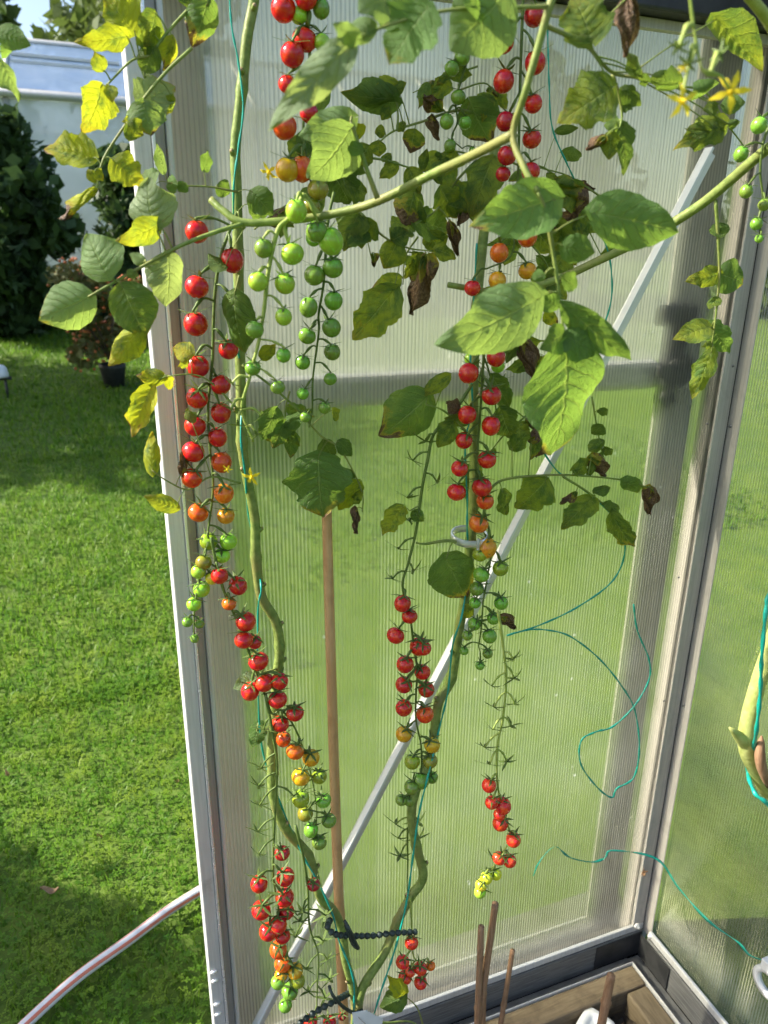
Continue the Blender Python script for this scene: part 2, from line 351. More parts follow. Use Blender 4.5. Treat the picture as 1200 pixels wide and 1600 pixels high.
MT['far_glass'] = glass_far('far_glass', (.55, .60, .62), (.78, .81, .82)); MT['roof_glass'] = glass_far('roof_glass', (.30, .42, .62), (.42, .53, .70), (.30, .42, .62))

# ================================================================== SETTING
XC, TOP = 0.848, 1.457
def terrain():
    xs = np.concatenate([np.linspace(-90, -8, 20), np.linspace(-7, -2, 11), [-1.6, -1.2, -.8, -.4, 0, .4, .86], np.linspace(1.2, 9, 17), np.linspace(10, 90, 20)])
    ys = np.concatenate([np.linspace(-60, -2, 14), [-1.6, -.8, .005], np.linspace(.3, 12, 38), np.linspace(13, 120, 24)])
    v = [(x, y, (lawn_z(y) if y > 0 else -.05) + .012*math.sin(x*2.3+y)*math.cos(y*1.7)*(1 if y > .3 else 0)) for y in ys for x in xs]
    f = [(j*len(xs)+i, j*len(xs)+i+1, (j+1)*len(xs)+i+1, (j+1)*len(xs)+i) for j in range(len(ys)-1) for i in range(len(xs)-1) if not (-1.6 < (xs[i]+xs[i+1])/2 < .86 and -1.6 < (ys[j]+ys[j+1])/2 < .005)]
    m = MB(); m.add(v, f); o = m.build('lawn', MT['lawn']); tag(o, kind='structure', label='mown green lawn outside the open doorway')
terrain()
m = MB(); m.box((.06, .008, -.075), (.872, .13, -.035)); tag(m.build('path', MT['paving'], bevel=.006), 'pale concrete strip along the foot of the wall', kind='structure')

m = MB(); m.box((-1.62, -1.62, -.20), (.84, .0, -.14)); tag(m.build('floor', MT['soil'], None, False), 'dark earth floor inside the greenhouse', kind='structure')
def grass():
    V, Fc = [], []
    def scatter(n, x0, x1, y0, y1, h0, h1, w, clover):
        k = 0
        for _ in range(n):
            x = random.uniform(x0, x1); y = random.uniform(y0, y1); z = lawn_z(y)
            if (.04 < x < .88 and y < .14) or (x > .3 and y < .75): continue
            a = random.uniform(0, 6.283); h = random.uniform(h0, h1); lean = random.uniform(.2, 1.1)
            dx, dy = math.cos(a), math.sin(a); o = len(V)
            if random.random() < clover:       # three-leaflet clover
                for q in range(3):
                    b = a+q*2.094; ex, ey = math.cos(b), math.sin(b); r_ = w*2.4; tl = random.uniform(-.3, .3)
                    o = len(V); zz = z+h*.8
                    V.extend([(x, y, zz), (x+ex*r_*.7-ey*r_*.5, y+ey*r_*.7+ex*r_*.5, zz+r_*tl*.5), (x+ex*r_*1.25, y+ey*r_*1.25, zz+r_*tl), (x+ex*r_*.7+ey*r_*.5, y+ey*r_*.7-ex*r_*.5, zz+r_*tl*.5)])
                    Fc.append((o, o+1, o+2, o+3))
            else:
                px, py = -dy*w, dx*w
                V.extend([(x-px, y-py, z-.005), (x+px, y+py, z-.005), (x+px*.7+dx*h*lean*.4, y+py*.7+dy*h*lean*.4, z+h*.6), (x-px*.7+dx*h*lean*.4, y-py*.7+dy*h*lean*.4, z+h*.6), (x+dx*h*lean, y+dy*h*lean, z+h*(1.05-lean*.3))])
                Fc.append((o, o+1, o+2, o+3)); Fc.append((o+3, o+2, o+4))
    scatter(30000, -1.0, .35, .02, 1.3, .010, .035, .0020, .5)
    scatter(34000, -1.4, .5, 1.2, 3.5, .012, .045, .0027, .35)
    scatter(30000, -1.8, .9, 3.4, 7.8, .015, .055, .005, .2)
    scatter(6000, .4, 3.2, 1.7, 4.5, .015, .045, .006, .35)
    m = MB(); m.add(V, Fc); o = m.build('grass', MT['grass']); tag(o, 'short grass and clover blades of the lawn', 'grass', kind='stuff')
grass()

def leaf_cloud(blobs, n, size, mat, name, parent, aspect=1.7):
    """many leaf-sized faces spread through a set of ellipsoids"""
    V, Fc = [], []; wts = np.array([b[3]*b[4]*b[5] for b in blobs]); wts = wts/wts.sum()
    idx = rng.choice(len(blobs), n, p=wts)
    for i in idx:
        cx, cy_, cz, rx, ry, rz = blobs[i]
        d = Vector(rng.normal(size=3)).normalized(); r_ = rng.uniform(.35, 1.06)**.6
        p = Vector((cx+d.x*rx*r_, cy_+d.y*ry*r_, cz+d.z*rz*r_))
        a = Vector(rng.normal(size=3)).normalized(); b = a.orthogonal().normalized(); b = (b*math.cos(i)+a.cross(b)*math.sin(i*1.7+p.x*9))
        s = size*rng.uniform(.6, 1.35); o = len(V)
        V.extend([p-a*s*aspect*.5, p+b*s*.45, p+a*s*aspect*.5, p-b*s*.45]); Fc.append((o, o+1, o+2, o+3))
    m = MB(); m.add(V, Fc); return m.build(name, mat, parent)
def plant_tree(name, label, cat, x, y, height, width, n, size, mat, trunk_h=.35, seed=1, group=None, z=None, blobn=14, solid=True):
    random.seed(seed); z = lawn_z(y) if z is None else z
    t = thing(name, (x, y, z), label, cat, group)
    m = MB(); top = height*.75; r_ = height*.022+.012
    m.tube(spline([(x, y, z-.05), (x+width*.03, y, z+top*.4), (x-width*.03, y+.02, z+top)], 4), radii(9, r_, r_*.3), 7)
    blobs = []
    for k in range(blobn):
        f = (k+.5)/blobn; zz = z+height*(trunk_h+(1-trunk_h)*f)
        ww = width*.5*math.sin(math.pi*min(1, .18+.78*f))**.7
        a = random.uniform(0, 6.28); rr = random.uniform(0, .75)*ww
        bx, by = x+math.cos(a)*rr, y+math.sin(a)*rr
        s = random.uniform(.22, .40)*width
        blobs.append((bx, by, zz-s*.3, s, s, s*random.uniform(.55, .9)))
        if k % 2 == 0: m.tube(spline([(x, y, z+top*min(.9, f)), ((x+bx)/2, (y+by)/2, zz-s*.5), (bx, by, zz-s*.2)], 3), radii(7, r_*.5, r_*.15), 5)
    m.build('trunk', MT['bark'], t)
    leaf_cloud(blobs, n, size, mat, 'crown', t)
    return t

plant_tree('garden_shrub', 'tall dark evergreen shrub at the far edge of the lawn', 'shrub', -.78, 7.2, 1.95, 1.15, 8000, .085, MT['bush'], .02, 3, 'shrubs before the glasshouse')
plant_tree('garden_shrub', 'lower dark leafy shrub in front of the glasshouse wall', 'shrub', .42, 7.5, 1.65, 1.05, 6000, .08, MT['bush'], .02, 5, 'shrubs before the glasshouse')
plant_tree('deciduous_tree', 'tall olive green tree rising behind the glasshouse roof', 'tree', 1.75, 19, 8.4, 4.6, 14000, .24, MT['tree'], .3, 8)
plant_tree('deciduous_tree', 'small pale tree showing beside the sky behind the glasshouse', 'tree', -2.2, 24, 6.9, 3.2, 4000, .26, MT['tree'], .3, 11)
for i, (x, y, h, w, lb) in enumerate([(5.5, 9, 3.0, 3.6, 'broad hedge bush blurred behind the upper wall panel'), (9.5, 7, 2.6, 3.8, 'rounded hedge bush blurred beyond the corner post'), (12, 2.0, 2.6, 4.0, 'low hedge bush blurred behind the side wall panel')]):
    plant_tree('hedge_bush', lb, 'bush', x, y, h, w, 5000, .16, MT['tree'], .02, 20+i)

plant_tree('unseen_shade_tree', 'unseen garden tree added beside the lawn to shade it', 'tree', -4.2, 5.4, 3.7, 3.4, 9500, .11, MT['tree'], .35, 31)  # added out of view to cast dappled shade on the far lawn
plant_tree('unseen_shade_bush', 'unseen leafy bush added beside the doorway to shade the near lawn', 'bush', -2.4, 1.05, 1.8, 1.3, 5500, .06, MT['tree'], .15, 33)  # out of view, put in so its shadow darkens the near lawn
# berry shrub in a dark pot
def berry_shrub():
    y = 4.98; c = P(176, 575, -y); x = c.x; z = lawn_z(y)
    t = thing('berry_shrub', (x, y, z), 'small orange-berried shrub in a dark pot on the lawn', 'shrub')
    m = MB(); prof = [(0, 0), (.07, 0), (.09, .13), (.095, .14), (.095, .17), (.085, .17), (.085, .15), (0, .15)]
    n = 14; V = [(x+r_*math.cos(6.283*k/n), y+r_*math.sin(6.283*k/n), z+h) for r_, h in prof for k in range(n)]
    m.add(V, [(i*n+k, i*n+(k+1) % n, (i+1)*n+(k+1) % n, (i+1)*n+k) for i in range(len(prof)-1) for k in range(n)]); m.build('pot', MT['black'], t)
    m = MB()
    for k in range(9):
        a = k*.7; m.tube(spline([(x, y, z+.17), (x+.12*math.cos(a), y+.12*math.sin(a), z+.4), (x+.28*math.cos(a), y+.24*math.sin(a), z+.5+.04*(k % 4))], 3), radii(7, .008, .003), 5)
    m.build('stem', MT['bark'], t)
    bl = [(x+random.uniform(-.26, .3), y+random.uniform(-.2, .2), z+random.uniform(.24, .78), .13, .13, .10) for _ in range(20)]
    leaf_cloud(bl, 4200, .03, MT['autumn'], 'crown', t)
    m = MB()
    for k in range(420):
        b = random.choice(bl); d = Vector(rng.normal(size=3)).normalized(); p = Vector(b[:3])+d*.125; r_ = .013
        m.add([p+Vector(q)*r_ for q in ((1,0,0),(-1,0,0),(0,1,0),(0,-1,0),(0,0,1),(0,0,-1))], [(0,2,4),(2,1,4),(1,3,4),(3,0,4),(2,0,5),(1,2,5),(3,1,5),(0,3,5)])
    tag(m.build('berries', MT['berry'], t), kind='stuff')
berry_shrub()

# neighbouring glasshouse
def glasshouse():
    y0, y1, z0 = 8.6, 11.6, .42; ez, rz = 2.74, 3.52; x0, x1 = -4.2, 6.2
    t = thing('glasshouse', (1, y0, z0), 'neighbouring glasshouse with pale roof panes beyond the lawn', 'glasshouse')
    m = MB(); m.box((x0, y0-.04, z0-.3), (x1, y0+.08, z0+.52)); m.build('base_wall', MT['soap'], t, bevel=.01)
    k = 0; step = 1.3; xs = np.arange(x0, x1+.01, step); ym = (y0+y1)/2
    xs = xs + (-.62 - xs[np.argmin(abs(xs+.62))])
    fr = MB()
    for x in xs:
        fr.box((x-.025, y0-.03, z0+.5), (x+.025, y0+.03, ez))
        fr.tube([(x, y0-.02, ez+.02), (x, ym, rz)], .03, 4); fr.tube([(x, ym, rz), (x, y1, ez)], .03, 4)
        fr.box((x-.025, y1-.03, z0), (x+.025, y1+.03, ez))
    fr.box((x0, y0-.07, ez-.06), (x1, y0+.05, ez+.02)); fr.box((x0, ym-.04, rz-.03), (x1, ym+.04, rz+.03)); fr.box((x0, y1-.05, ez-.06), (x1, y1+.05, ez+.02))
    fr.build('frame', MT['alu'], t)
    for i in range(len(xs)-1):
        a, b = xs[i]+.03, xs[i+1]-.03
        for (za, zb) in ((z0+.52, ez-.07),):
            m = MB(); m.box((a, y0-.008, za), (b, y0+.008, zb)); m.build('wall_pane', MT['far_glass'], t, False)
        m = MB(); dz = .012
        m.add([(a, y0-.03, ez+.03), (b, y0-.03, ez+.03), (b, ym, rz), (a, ym, rz), (a, y0-.03, ez+.03-dz), (b, y0-.03, ez+.03-dz), (b, ym, rz-dz), (a, ym, rz-dz)], [(0,1,2,3),(7,6,5,4),(0,4,5,1),(1,5,6,2),(2,6,7,3),(3,7,4,0)])
        m.build('roof_pane', MT['roof_glass'], t, False)
        m = MB(); m.box((a, y1-.008, z0), (b, y1+.008, ez)); m.build('back_pane', MT['far_glass'], t, False)
    # hinged roof vent
    m = MB(); a, b = xs[np.argmin(abs(xs+.62))]+.05, xs[np.argmin(abs(xs+.62))]+1.2
    m.tube([(a, y0+.75, ez+.42), (b, y0+.75, ez+.42)], .02, 4); m.tube([(a, y0+.95, ez+.53), (b, y0+.95, ez+.53)], .02, 4); m.build('roof_vent', MT['alu'], t, False)
glasshouse()

# solar stake light
def stake_light():
    y = 4.82; b = P(13, 622, -y); top = P(12, 584, -y); x = b.x; z = lawn_z(y)
    t = thing('stake_light', (x, y, z), 'white capped black stake light standing in the lawn', 'garden light')
    m = MB(); m.tube([(x, y, z-.05), (x, y, top.z)], .009, 8); m.build('stake', MT['black'], t)
    n = 14; m = MB(); zt = top.z-.02; pr = [(.0, 0), (.06, 0), (.062, .014), (.054, .06), (.036, .08), (0, .084)]; x -= .035
    m.add([(x+r_*math.cos(6.283*k/n), y+r_*math.sin(6.283*k/n), zt+h) for r_, h in pr for k in range(n)], [(i*n+k, i*n+(k+1) % n, (i+1)*n+(k+1) % n, (i+1)*n+k) for i in range(len(pr)-1) for k in range(n)])
    m.build('lamp_cap', MT['white'], t)
    m = MB(); m.box((x-.01, y-.02, zt-.02), (x+.075, y+.02, zt)); m.build('bracket', MT['black'], t)
stake_light()

# garden hose: white with two coral stripes, running off behind the wall
def hose():
    pts = [PZ(-60, 1700, -.028), PZ(40, 1600, -.025), PZ(120, 1528, -.02), PZ(200, 1470, -.018), PZ(260, 1425, -.02), PZ(315, 1390, -.024)]
    e = pts[-1]; pts += [e+Vector((.055, .02, 0)), e+Vector((.10, .028, 0))]
    c = spline(pts, 10); n = 20; r_ = .0098; m = MB(); V = []; a = Vector((0, 0, 1)); Fs = []
    for i, p in enumerate(c):
        t = (c[min(i+1, len(c)-1)]-c[max(i-1, 0)]).normalized(); a = (a-t*a.dot(t)).normalized(); b = t.cross(a); tw = i*.012
        for k in range(n): an = 6.283*k/n+tw; V.append(p+(a*math.cos(an)+b*math.sin(an))*r_)
    for i in range(len(c)-1):
        for k in range(n): Fs.append((i*n+k, i*n+(k+1) % n, (i+1)*n+(k+1) % n, (i+1)*n+k))
    m.add(V, Fs); m.m = [1 if (k in (1, 2, 6, 13, 17)) else 0 for i in range(len(c)-1) for k in range(n)]
    ho = m.build('garden_hose', [MT['hose_white'], MT['hose_red']]); q = c[-1]; dq = (c[-1]-c[-2]).normalized()
    m = MB(); m.tube([q-dq*.004, q, q+dq*.02, q+dq*.022, q+dq*.04], [.013, .0135, .0135, .010, .009], 12); m.build('connector', MT['black'], ho)
    tag(ho, 'white garden hose with coral stripes lying on the grass', 'hose')
hose()

def fallen_leaf(label, x, y, r_, seed):
    q = random.Random(seed); c = PZ(x, y, -.02); m = MB(); n = 5; V = []
    for i in range(n+1):
        t = i/n; w = r_*.45*math.sin(math.pi*min(.97, t*.92+.05))
        for k in (-1, 0, 1): V.append(c+Vector((r_*(t-.5)*2*math.cos(seed)-w*k*math.sin(seed), r_*(t-.5)*2*math.sin(seed)+w*k*math.cos(seed), .006*abs(k)+.008*math.sin(t*5+seed))))
    m.add(V, [(i*3+k, i*3+k+1, i*3+k+4, i*3+k+3) for i in range(n) for k in (0, 1)]); tag(m.build('fallen_leaf', MT['dead_leaf']), label, 'leaf', 'dead leaves on the lawn')
MT['dead_leaf'] = simple('dead_leaf', (.28, .17, .08), (.42, .28, .15), 120, .7)
fallen_leaf('tan fallen leaf on the lawn beside the doorway post', 276, 1222, .010, 1)
fallen_leaf('pale fallen leaf on the lawn at the picture edge', 12, 1210, .011, 2)
fallen_leaf('brown twig-like fallen leaf on the lawn above the hose', 78, 1392, .017, 3)
fallen_leaf('small yellowish fallen leaf in the middle of the near lawn', 156, 1308, .008, 4)
# ================================================================== GREENHOUSE
gh = thing('greenhouse', (.45, 0, -.06), 'greenhouse corner of ribbed clear sheets in grey aluminium framing', 'greenhouse')
def sheet(name, a, b, z0, z1, mat, axis, fixed, thick, parent, rib=.0047, amp=.00035):
    """a twin-wall sheet with real shallow ribs on both faces"""
    n = int((b-a)/rib*4); V = []; Fs = []
    for i in range(n+1):
        s = a+(b-a)*i/n; w = amp*math.cos(2*math.pi*i/4)
        for off in (fixed-w, fixed+thick+w):
            for z in (z0, z1): V.append((s, off, z) if axis == 0 else (off, s, z))
    for i in range(n):
        o, q = i*4, (i+1)*4; Fs += [(o, q, q+1, o+1), (q+2, o+2, o+3, q+3)]
    Fs += [(0, 1, 3, 2), (n*4, n*4+2, n*4+3, n*4+1)]
    Fs += [(i*4, i*4+2, i*4+6, i*4+4) for i in range(n)] + [(i*4+1, i*4+5, i*4+7, i*4+3) for i in range(n)]
    m = MB(); m.add(V, Fs); m.m = [1]*len(Fs)
    for i in range(n): m.m[2*i+(0 if axis == 0 else 0)] = 0
    return m.build(name, [mat, MT['poly_outer']], parent)
pA = sheet('wall_panel', .088, .826, .0, TOP, MT['poly'], 0, .0, .006, gh)
pB = sheet('wall_panel', -1.1, -.026, .0, TOP, MT['poly_right'], 1, XC+.004, .006, gh)
# doorway jamb
def gbox(name, a, b, mat, bev=.0015, parent=None): return MB().box(a, b).build(name, mat, parent or gh, False, bev)
jamb = gbox('jamb', (.050, -.026, -.06), (.0668, .022, 1.75), MT['alu'])
gbox('jamb_lip', (.0668, -.030, -.06), (.0702, .02, 1.75), MT['alu_bright'], .001, jamb)
gbox('jamb_groove', (.0702, -.010, -.06), (.0815, .02, 1.75), MT['alu_dull'], .001, jamb)
gbox('jamb_bead', (.0815, -.016, -.06), (.0875, .014, 1.75), MT['alu'], .002, jamb)
for py in (1518, 1532, 1568, 1584):
    p = P(334+(py-1518)*.1, py, .026); m = MB(); n = 10
    for dx in (0,):
        for j, (rr, hh) in enumerate([(.0042, 0), (.0042, .0015), (.003, .003), (.0, .0034)]): 
            m.v += [(p.x+rr*math.cos(6.283*k/n)*1.2, -.026-hh, p.z+rr*math.sin(6.283*k/n)*.8) for k in range(n)]
        m.f += [(i*n+k, i*n+(k+1) % n, (i+1)*n+(k+1) % n, (i+1)*n+k) for i in range(3) for k in range(n)]; m.m = [0]*len(m.f)
    m.build('crimp', MT['alu_bright'], jamb)
# corner post, seen from inside: two flanges and a dark joint
post = gbox('corner_post', (.822, -.006, -.01), (.8465, -.0015, 1.75), MT['alu_dull'])
gbox('post_flange', (.8490, -.0255, -.01), (.8520, -.003, 1.75), MT['alu_dull'], .0015, post)
gbox('post_joint', (.8455, -.004, -.01), (.8500, .004, 1.75), MT['black'], 0, post)
gbox('post_outer', (.822, .0075, -.06), (.872, .03, 1.75), MT['alu_dull'], .002, post)
def bolt(p, nrm, r_, parent, mat='alu', name='bolt'):
    nrm = Vector(nrm); a = nrm.orthogonal().normalized(); b = nrm.cross(a); n = 12; m = MB(); p = Vector(p)
    for rr, hh in [(r_, 0), (r_, r_*.35), (r_*.8, r_*.6), (r_*.55, r_*.62), (r_*.5, r_*1.1), (0, r_*1.15)]:
        m.v += [tuple(p+(a*math.cos(6.283*k/n)+b*math.sin(6.283*k/n))*rr+nrm*hh) for k in range(n)]
    m.f = [(i*n+k, i*n+(k+1) % n, (i+1)*n+(k+1) % n, (i+1)*n+k) for i in range(5) for k in range(n)]; m.m = [0]*len(m.f)
    m.build(name, MT[mat], parent)
bolt((.829, -.0075, .012), (0, -1, 0), .0065, post); bolt((.8455, -.03, .004), (-1, 0, 0), .0065, post)
for (x, y) in ((1105, 662), (1145, 572), (1037, 1095), (1060, 902)): bolt(P(x, y, .006), (0, -1, 0), .0018, post, 'alu_dirty', 'rivet')
for (x, y) in ((1141, 666), (1068, 1103)): 
    p = PX(x, y, .8488); bolt((.849, p.y, p.z), (-1, 0, 0), .0022, post, 'alu_dirty', 'rivet')
# bottom rails
railA = gbox('base_rail', (.088, -.007, -.002), (.846, -.001, .012), MT['alu'], .0015)
gbox('rail_channel', (.088, -.0085, -.062), (.846, .012, -.004), MT['alu_dirty'], .001, railA)
gbox('rail_ledge', (.088, -.028, -.068), (.815, -.010, -.060), MT['alu_dirty'], .001, railA)
gbox('rail_edge', (.088, -.0312, -.075), (.811, -.0288, -.046), MT['alu'], .0008, railA)
railB = gbox('base_rail', (.842, -1.1, -.002), (.848, -.026, .012), MT['alu'], .0015)
gbox('rail_channel', (.840, -1.1, -.062), (.858, -.026, -.004), MT['alu_dirty'], .001, railB)
gbox('rail_ledge', (.8125, -1.1, -.068), (.838, -.012, -.060), MT['alu_dirty'], .001, railB)
gbox('rail_edge', (.8085, -1.1, -.075), (.811, -.0315, -.046), MT['alu'], .0008, railB)
gbox('corner_plate', (.74, -.0105, -.058), (.842, -.0088, -.006), MT['black'], 0, railA)
gbox('corner_plate', (.8372, -.09, -.058), (.8392, -.012, -.008), MT['black'], 0, railB)
gbox('threshold', (-1.6, -.03, -.13), (.0495, .03, -.03), MT['alu_dull'], .004)
# eave beam above the panel
eave = gbox('eave_beam', (.05, -.035, TOP), (.86, .03, TOP+.10), MT['black'], .003)
gbox('eave_lip', (.09, -.012, TOP-.012), (.826, -.002, TOP-.001), MT['alu_dull'], .001, eave)
gbox('side_beam', (.835, -1.1, TOP-.005), (.875, -.036, TOP+.10), MT['black'], .003, eave)
# diagonal brace
def brace():
    a = P(396, 1622, .012); b = P(1116, 236, .012); a = a+(a-b)*.02; d = (b-a).normalized(); nrm = Vector((0, -1, 0)); s = d.cross(nrm).normalized()
    m = MB(); w = .0095
    def bar(o0, o1, h0, h1):
        m.add([q+s*o+nrm*h for q in (a, b) for (o, h) in ((o0, h0), (o1, h0), (o1, h1), (o0, h1))], [(0,1,2,3),(7,6,5,4),(0,4,5,1),(1,5,6,2),(2,6,7,3),(3,7,4,0)])
    sg = -1 if s.x > 0 else 1
    bar(-w, w, -.008, -.0055); bo = m.build('brace', MT['alu_smooth'], gh, False, .0006)
    m2 = MB(); globals()['_m'] = m2; q0 = sg*w; q1 = sg*(w-.0035)
    m2.add([q+s*o+nrm*h for q in (a, b) for (o, h) in ((q0, -.0053), (q1, -.0053), (q1, .006), (q0, .006))], [(0,1,2,3),(7,6,5,4),(0,4,5,1),(1,5,6,2),(2,6,7,3),(3,7,4,0)])
    m2.build('brace_flange', MT['white'], bo, False, .0006)
brace()
# the door swung open behind the panel
dy = -.055
def dp(x, y): return P(x, y, dy)
z1 = dp(460, 590).z; z0_ = dp(460, 642).z; xr0 = dp(1005, 760).x; xr1 = dp(1060, 760).x
door = thing('door', (xr1, .055, -.03), None, None); par(door, gh)
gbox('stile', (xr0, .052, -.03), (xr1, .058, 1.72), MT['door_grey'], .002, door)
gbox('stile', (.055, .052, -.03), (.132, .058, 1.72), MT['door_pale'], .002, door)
gbox('middle_rail', (.139, .048, z0_), (xr0-.001, .075, z1), MT['alu'], .008, door)
gbox('bottom_rail', (.139, .052, -.045), (xr0-.001, .058, -.004), MT['alu'], .004, door)
sheet('door_pane', .139, xr0-.001, z1+.001, 1.70, MT['poly_door'], 0, .056, .008, door)
hx, hz = dp(1052, 590).x, dp(1052, 600).z
m = MB(); m.tube([(.777, .026, 1.046), (.777, .047, 1.046)], .024, 18); m.tube([(.762, .028, 1.005), (.762, .047, 1.005)], .014, 14)
m.box((.751, .030, 1.02), (.783, .048, 1.118)); m.box((.733, .026, 1.108), (.792, .0475, 1.136)); m.box((.735, .024, 1.036), (.775, .034, 1.056))
m.build('handle', MT['black'], door, False, .004)
# little cocoon of dirt on the corner post
p = P(1006, 1362, .008); m = MB()
for k in range(26):
    d = Vector(rng.normal(size=3)); d.y = -abs(d.y); d.normalize(); m.tube([p+d*.001, p+d*random.uniform(.004, .009)], [.0012, .0003], 4)
tag(m.build('insect_cocoon', MT['twig']), 'brown fuzzy insect cocoon stuck low on the corner post', 'cocoon')

# ------------------------------------------------------------------ planting bed
bed = thing('timber_bed', (.5, -.08, -.1), 'weathered timber bed edging in the greenhouse corner', 'bed edging')
MB().box((.0, -.072, -.14), (.808, -.032, -.05)).build('plank', MT['timber'], bed, False, .004)
MB().box((.764, -1.0, -.14), (.8075, -.0735, -.052)).build('plank', wood('timber_side', (.12, .092, .056), (.19, .148, .095), (.05, .038, .027), (50, 4, 50), 3), bed, False, .004)
V = []; nx, ny = 60, 60
for j in range(ny+1):
    for i in range(nx+1):
        V.append((-.3+1.063*i/nx, -1.0+.926*j/ny, -.10+.02*math.sin(i*.9)*math.cos(j*.7)+random.uniform(-.008, .008)))
m = MB(); m.add(V, [(j*(nx+1)+i, j*(nx+1)+i+1, (j+1)*(nx+1)+i+1, (j+1)*(nx+1)+i) for j in range(ny) for i in range(nx)])
tag(m.build('soil', MT['soil']), 'dark soil inside the timber bed', kind='structure')
m = MB()
for k in range(420):
    a, b_ = random.uniform(.1, .75), random.uniform(-.45, -.1); q = Vector((a, b_, -.10+random.uniform(-.01, .015))); d = Vector((random.uniform(-1, 1), random.uniform(-1, 1), random.uniform(-.3, .5))).normalized()*random.uniform(.006, .03)
    m.tube([q, q+d*.5+Vector((0, 0, .003)), q+d], [.0012, .001, .0004], 4)
tag(m.build('straw_litter', MT['twig']), 'dry stalk litter scattered on the soil', 'litter', kind='stuff')

# ================================================================== PLANT BUILDERS
SHAPES = {}
def leaf_mesh(seed, kind):
    r_ = random.Random(seed); nu, nv = 26, 12; V = []; UV = []
    if kind == 'd': nu, nv = 22, 14
    lobes = kind == 'l'; ph = r_.uniform(0, 1); cup = r_.uniform(-.35, .50); droop = r_.uniform(.03, .40); tw = r_.uniform(-.35, .35); asym = r_.uniform(-.08, .08)
    wav = r_.uniform(.03, .09); tooth = r_.uniform(.008, .04); crum = [(r_.uniform(5, 14), r_.uniform(4, 12), r_.uniform(0, 6), r_.uniform(.02, .06)) for _ in range(4)]
    for i in range(nu+1):
        u = i/nu
        w = (math.sin(math.pi*u**.72))**.78 if 0 < u < 1 else 0
        w *= (1-.25*u**2)
        if u < .08: w *= .55+.45*u/.08
        for j in range(nv+1):
            v = -1+2*j/nv; e = abs(v)
            sidephase = ph+(.13 if v < 0 else 0)
            ww = w
            if lobes:
                ww = w*(1 - .23*(.5+.5*math.cos(2*math.pi*(u*2.6+sidephase)))*(1 if .12 < u < .85 else .3))
                ww *= 1+.045*math.sin(u*41+ph*9+v)+.025*math.sin(u*77+ph*4)
            else:
                ww = w*(1+tooth*math.sin(u*29+sidephase*8)+.015*math.sin(u*63+ph*5))
            x = .5*v*ww*(1+asym*(1 if v > 0 else -1)); y = u
            y -= .10*e**1.5*(1-u)**4 * 1.3       # heart-shaped base
            y += .05*e*w*math.sin(u*3)
            # veins sunk, tissue between them puffed
            s = (u-.26*e**1.3)*7; puff = abs(math.sin(math.pi*s))
            z = -cup*(2*x)**2*.6 + .045*puff*(1-e*.5)*w + .03*min(1, e*6)*w*.4
            z += wav*e**2*math.sin(u*11+ph*7+(1.7 if v > 0 else 0))
            z -= droop*u*u
            if kind == 'd':
                x *= .75; z += sum(a*math.sin(f1*u+f2*v+p_) for f1, f2, p_, a in crum); x += .06*math.sin(9*u+3*v+ph*9); z -= .5*(2*x)**2
            a = tw*u; x, z = x*math.cos(a)-z*math.sin(a), x*math.sin(a)+z*math.cos(a)
            V.append((x, y, z)); UV.append((v*.5+.5, u))
    m = MB(); m.add(V, [(i*(nv+1)+j, i*(nv+1)+j+1, (i+1)*(nv+1)+j+1, (i+1)*(nv+1)+j) for i in range(nu) for j in range(nv)])
    me = m.mesh('leaflet', MT['leaf']); uvl = me.uv_layers.new(name='UVMap')
    for li, lp in enumerate(me.loops): uvl.data[li].uv = UV[lp.vertex_index]
    return me
for kd, nvar in (('o', 9), ('l', 8), ('d', 7)): SHAPES[kd] = [leaf_mesh(100*ord(kd)+k, kd) for k in range(nvar)]

def leaflet(parent, d, bx, by, tx, ty, w, kind='o', yel=0., brn=0., lum=.3, tipd=None, roll=None):
    b = P(bx, by, d); td = d + (random.uniform(-.012, .012) if tipd is None else tipd)
    t = P(tx, ty, td); L = (t-b).length; yv = (t-b).normalized()
    roll = random.uniform(-32, 32) if roll is None else roll
    nrm = (CAM-b).normalized(); nrm = (nrm - yv*nrm.dot(yv)).normalized(); nrm.rotate(Matrix.Rotation(rad(roll), 3, yv))
    xv = yv.cross(nrm).normalized()
    W = w*px_size((b+t)/2)/math.cos(rad(roll)) * (1.12 if kind == 'o' else 1.18)
    o = obj('leaflet', random.choice(SHAPES[kind]), parent)
    mw = Matrix((xv*W, yv*L, nrm*L*.9)).transposed().to_4x4(); mw.translation = b
    o.matrix_basis = Matrix.Identity(4)
    loc, rot, sca = mw.decompose(); o.location = loc; o.rotation_mode = 'QUATERNION'; o.rotation_quaternion = rot; o.scale = sca
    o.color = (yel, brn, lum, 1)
    return b
def nearest(pts, q):
    return min(range(len(pts)), key=lambda i: (pts[i]-q).length)
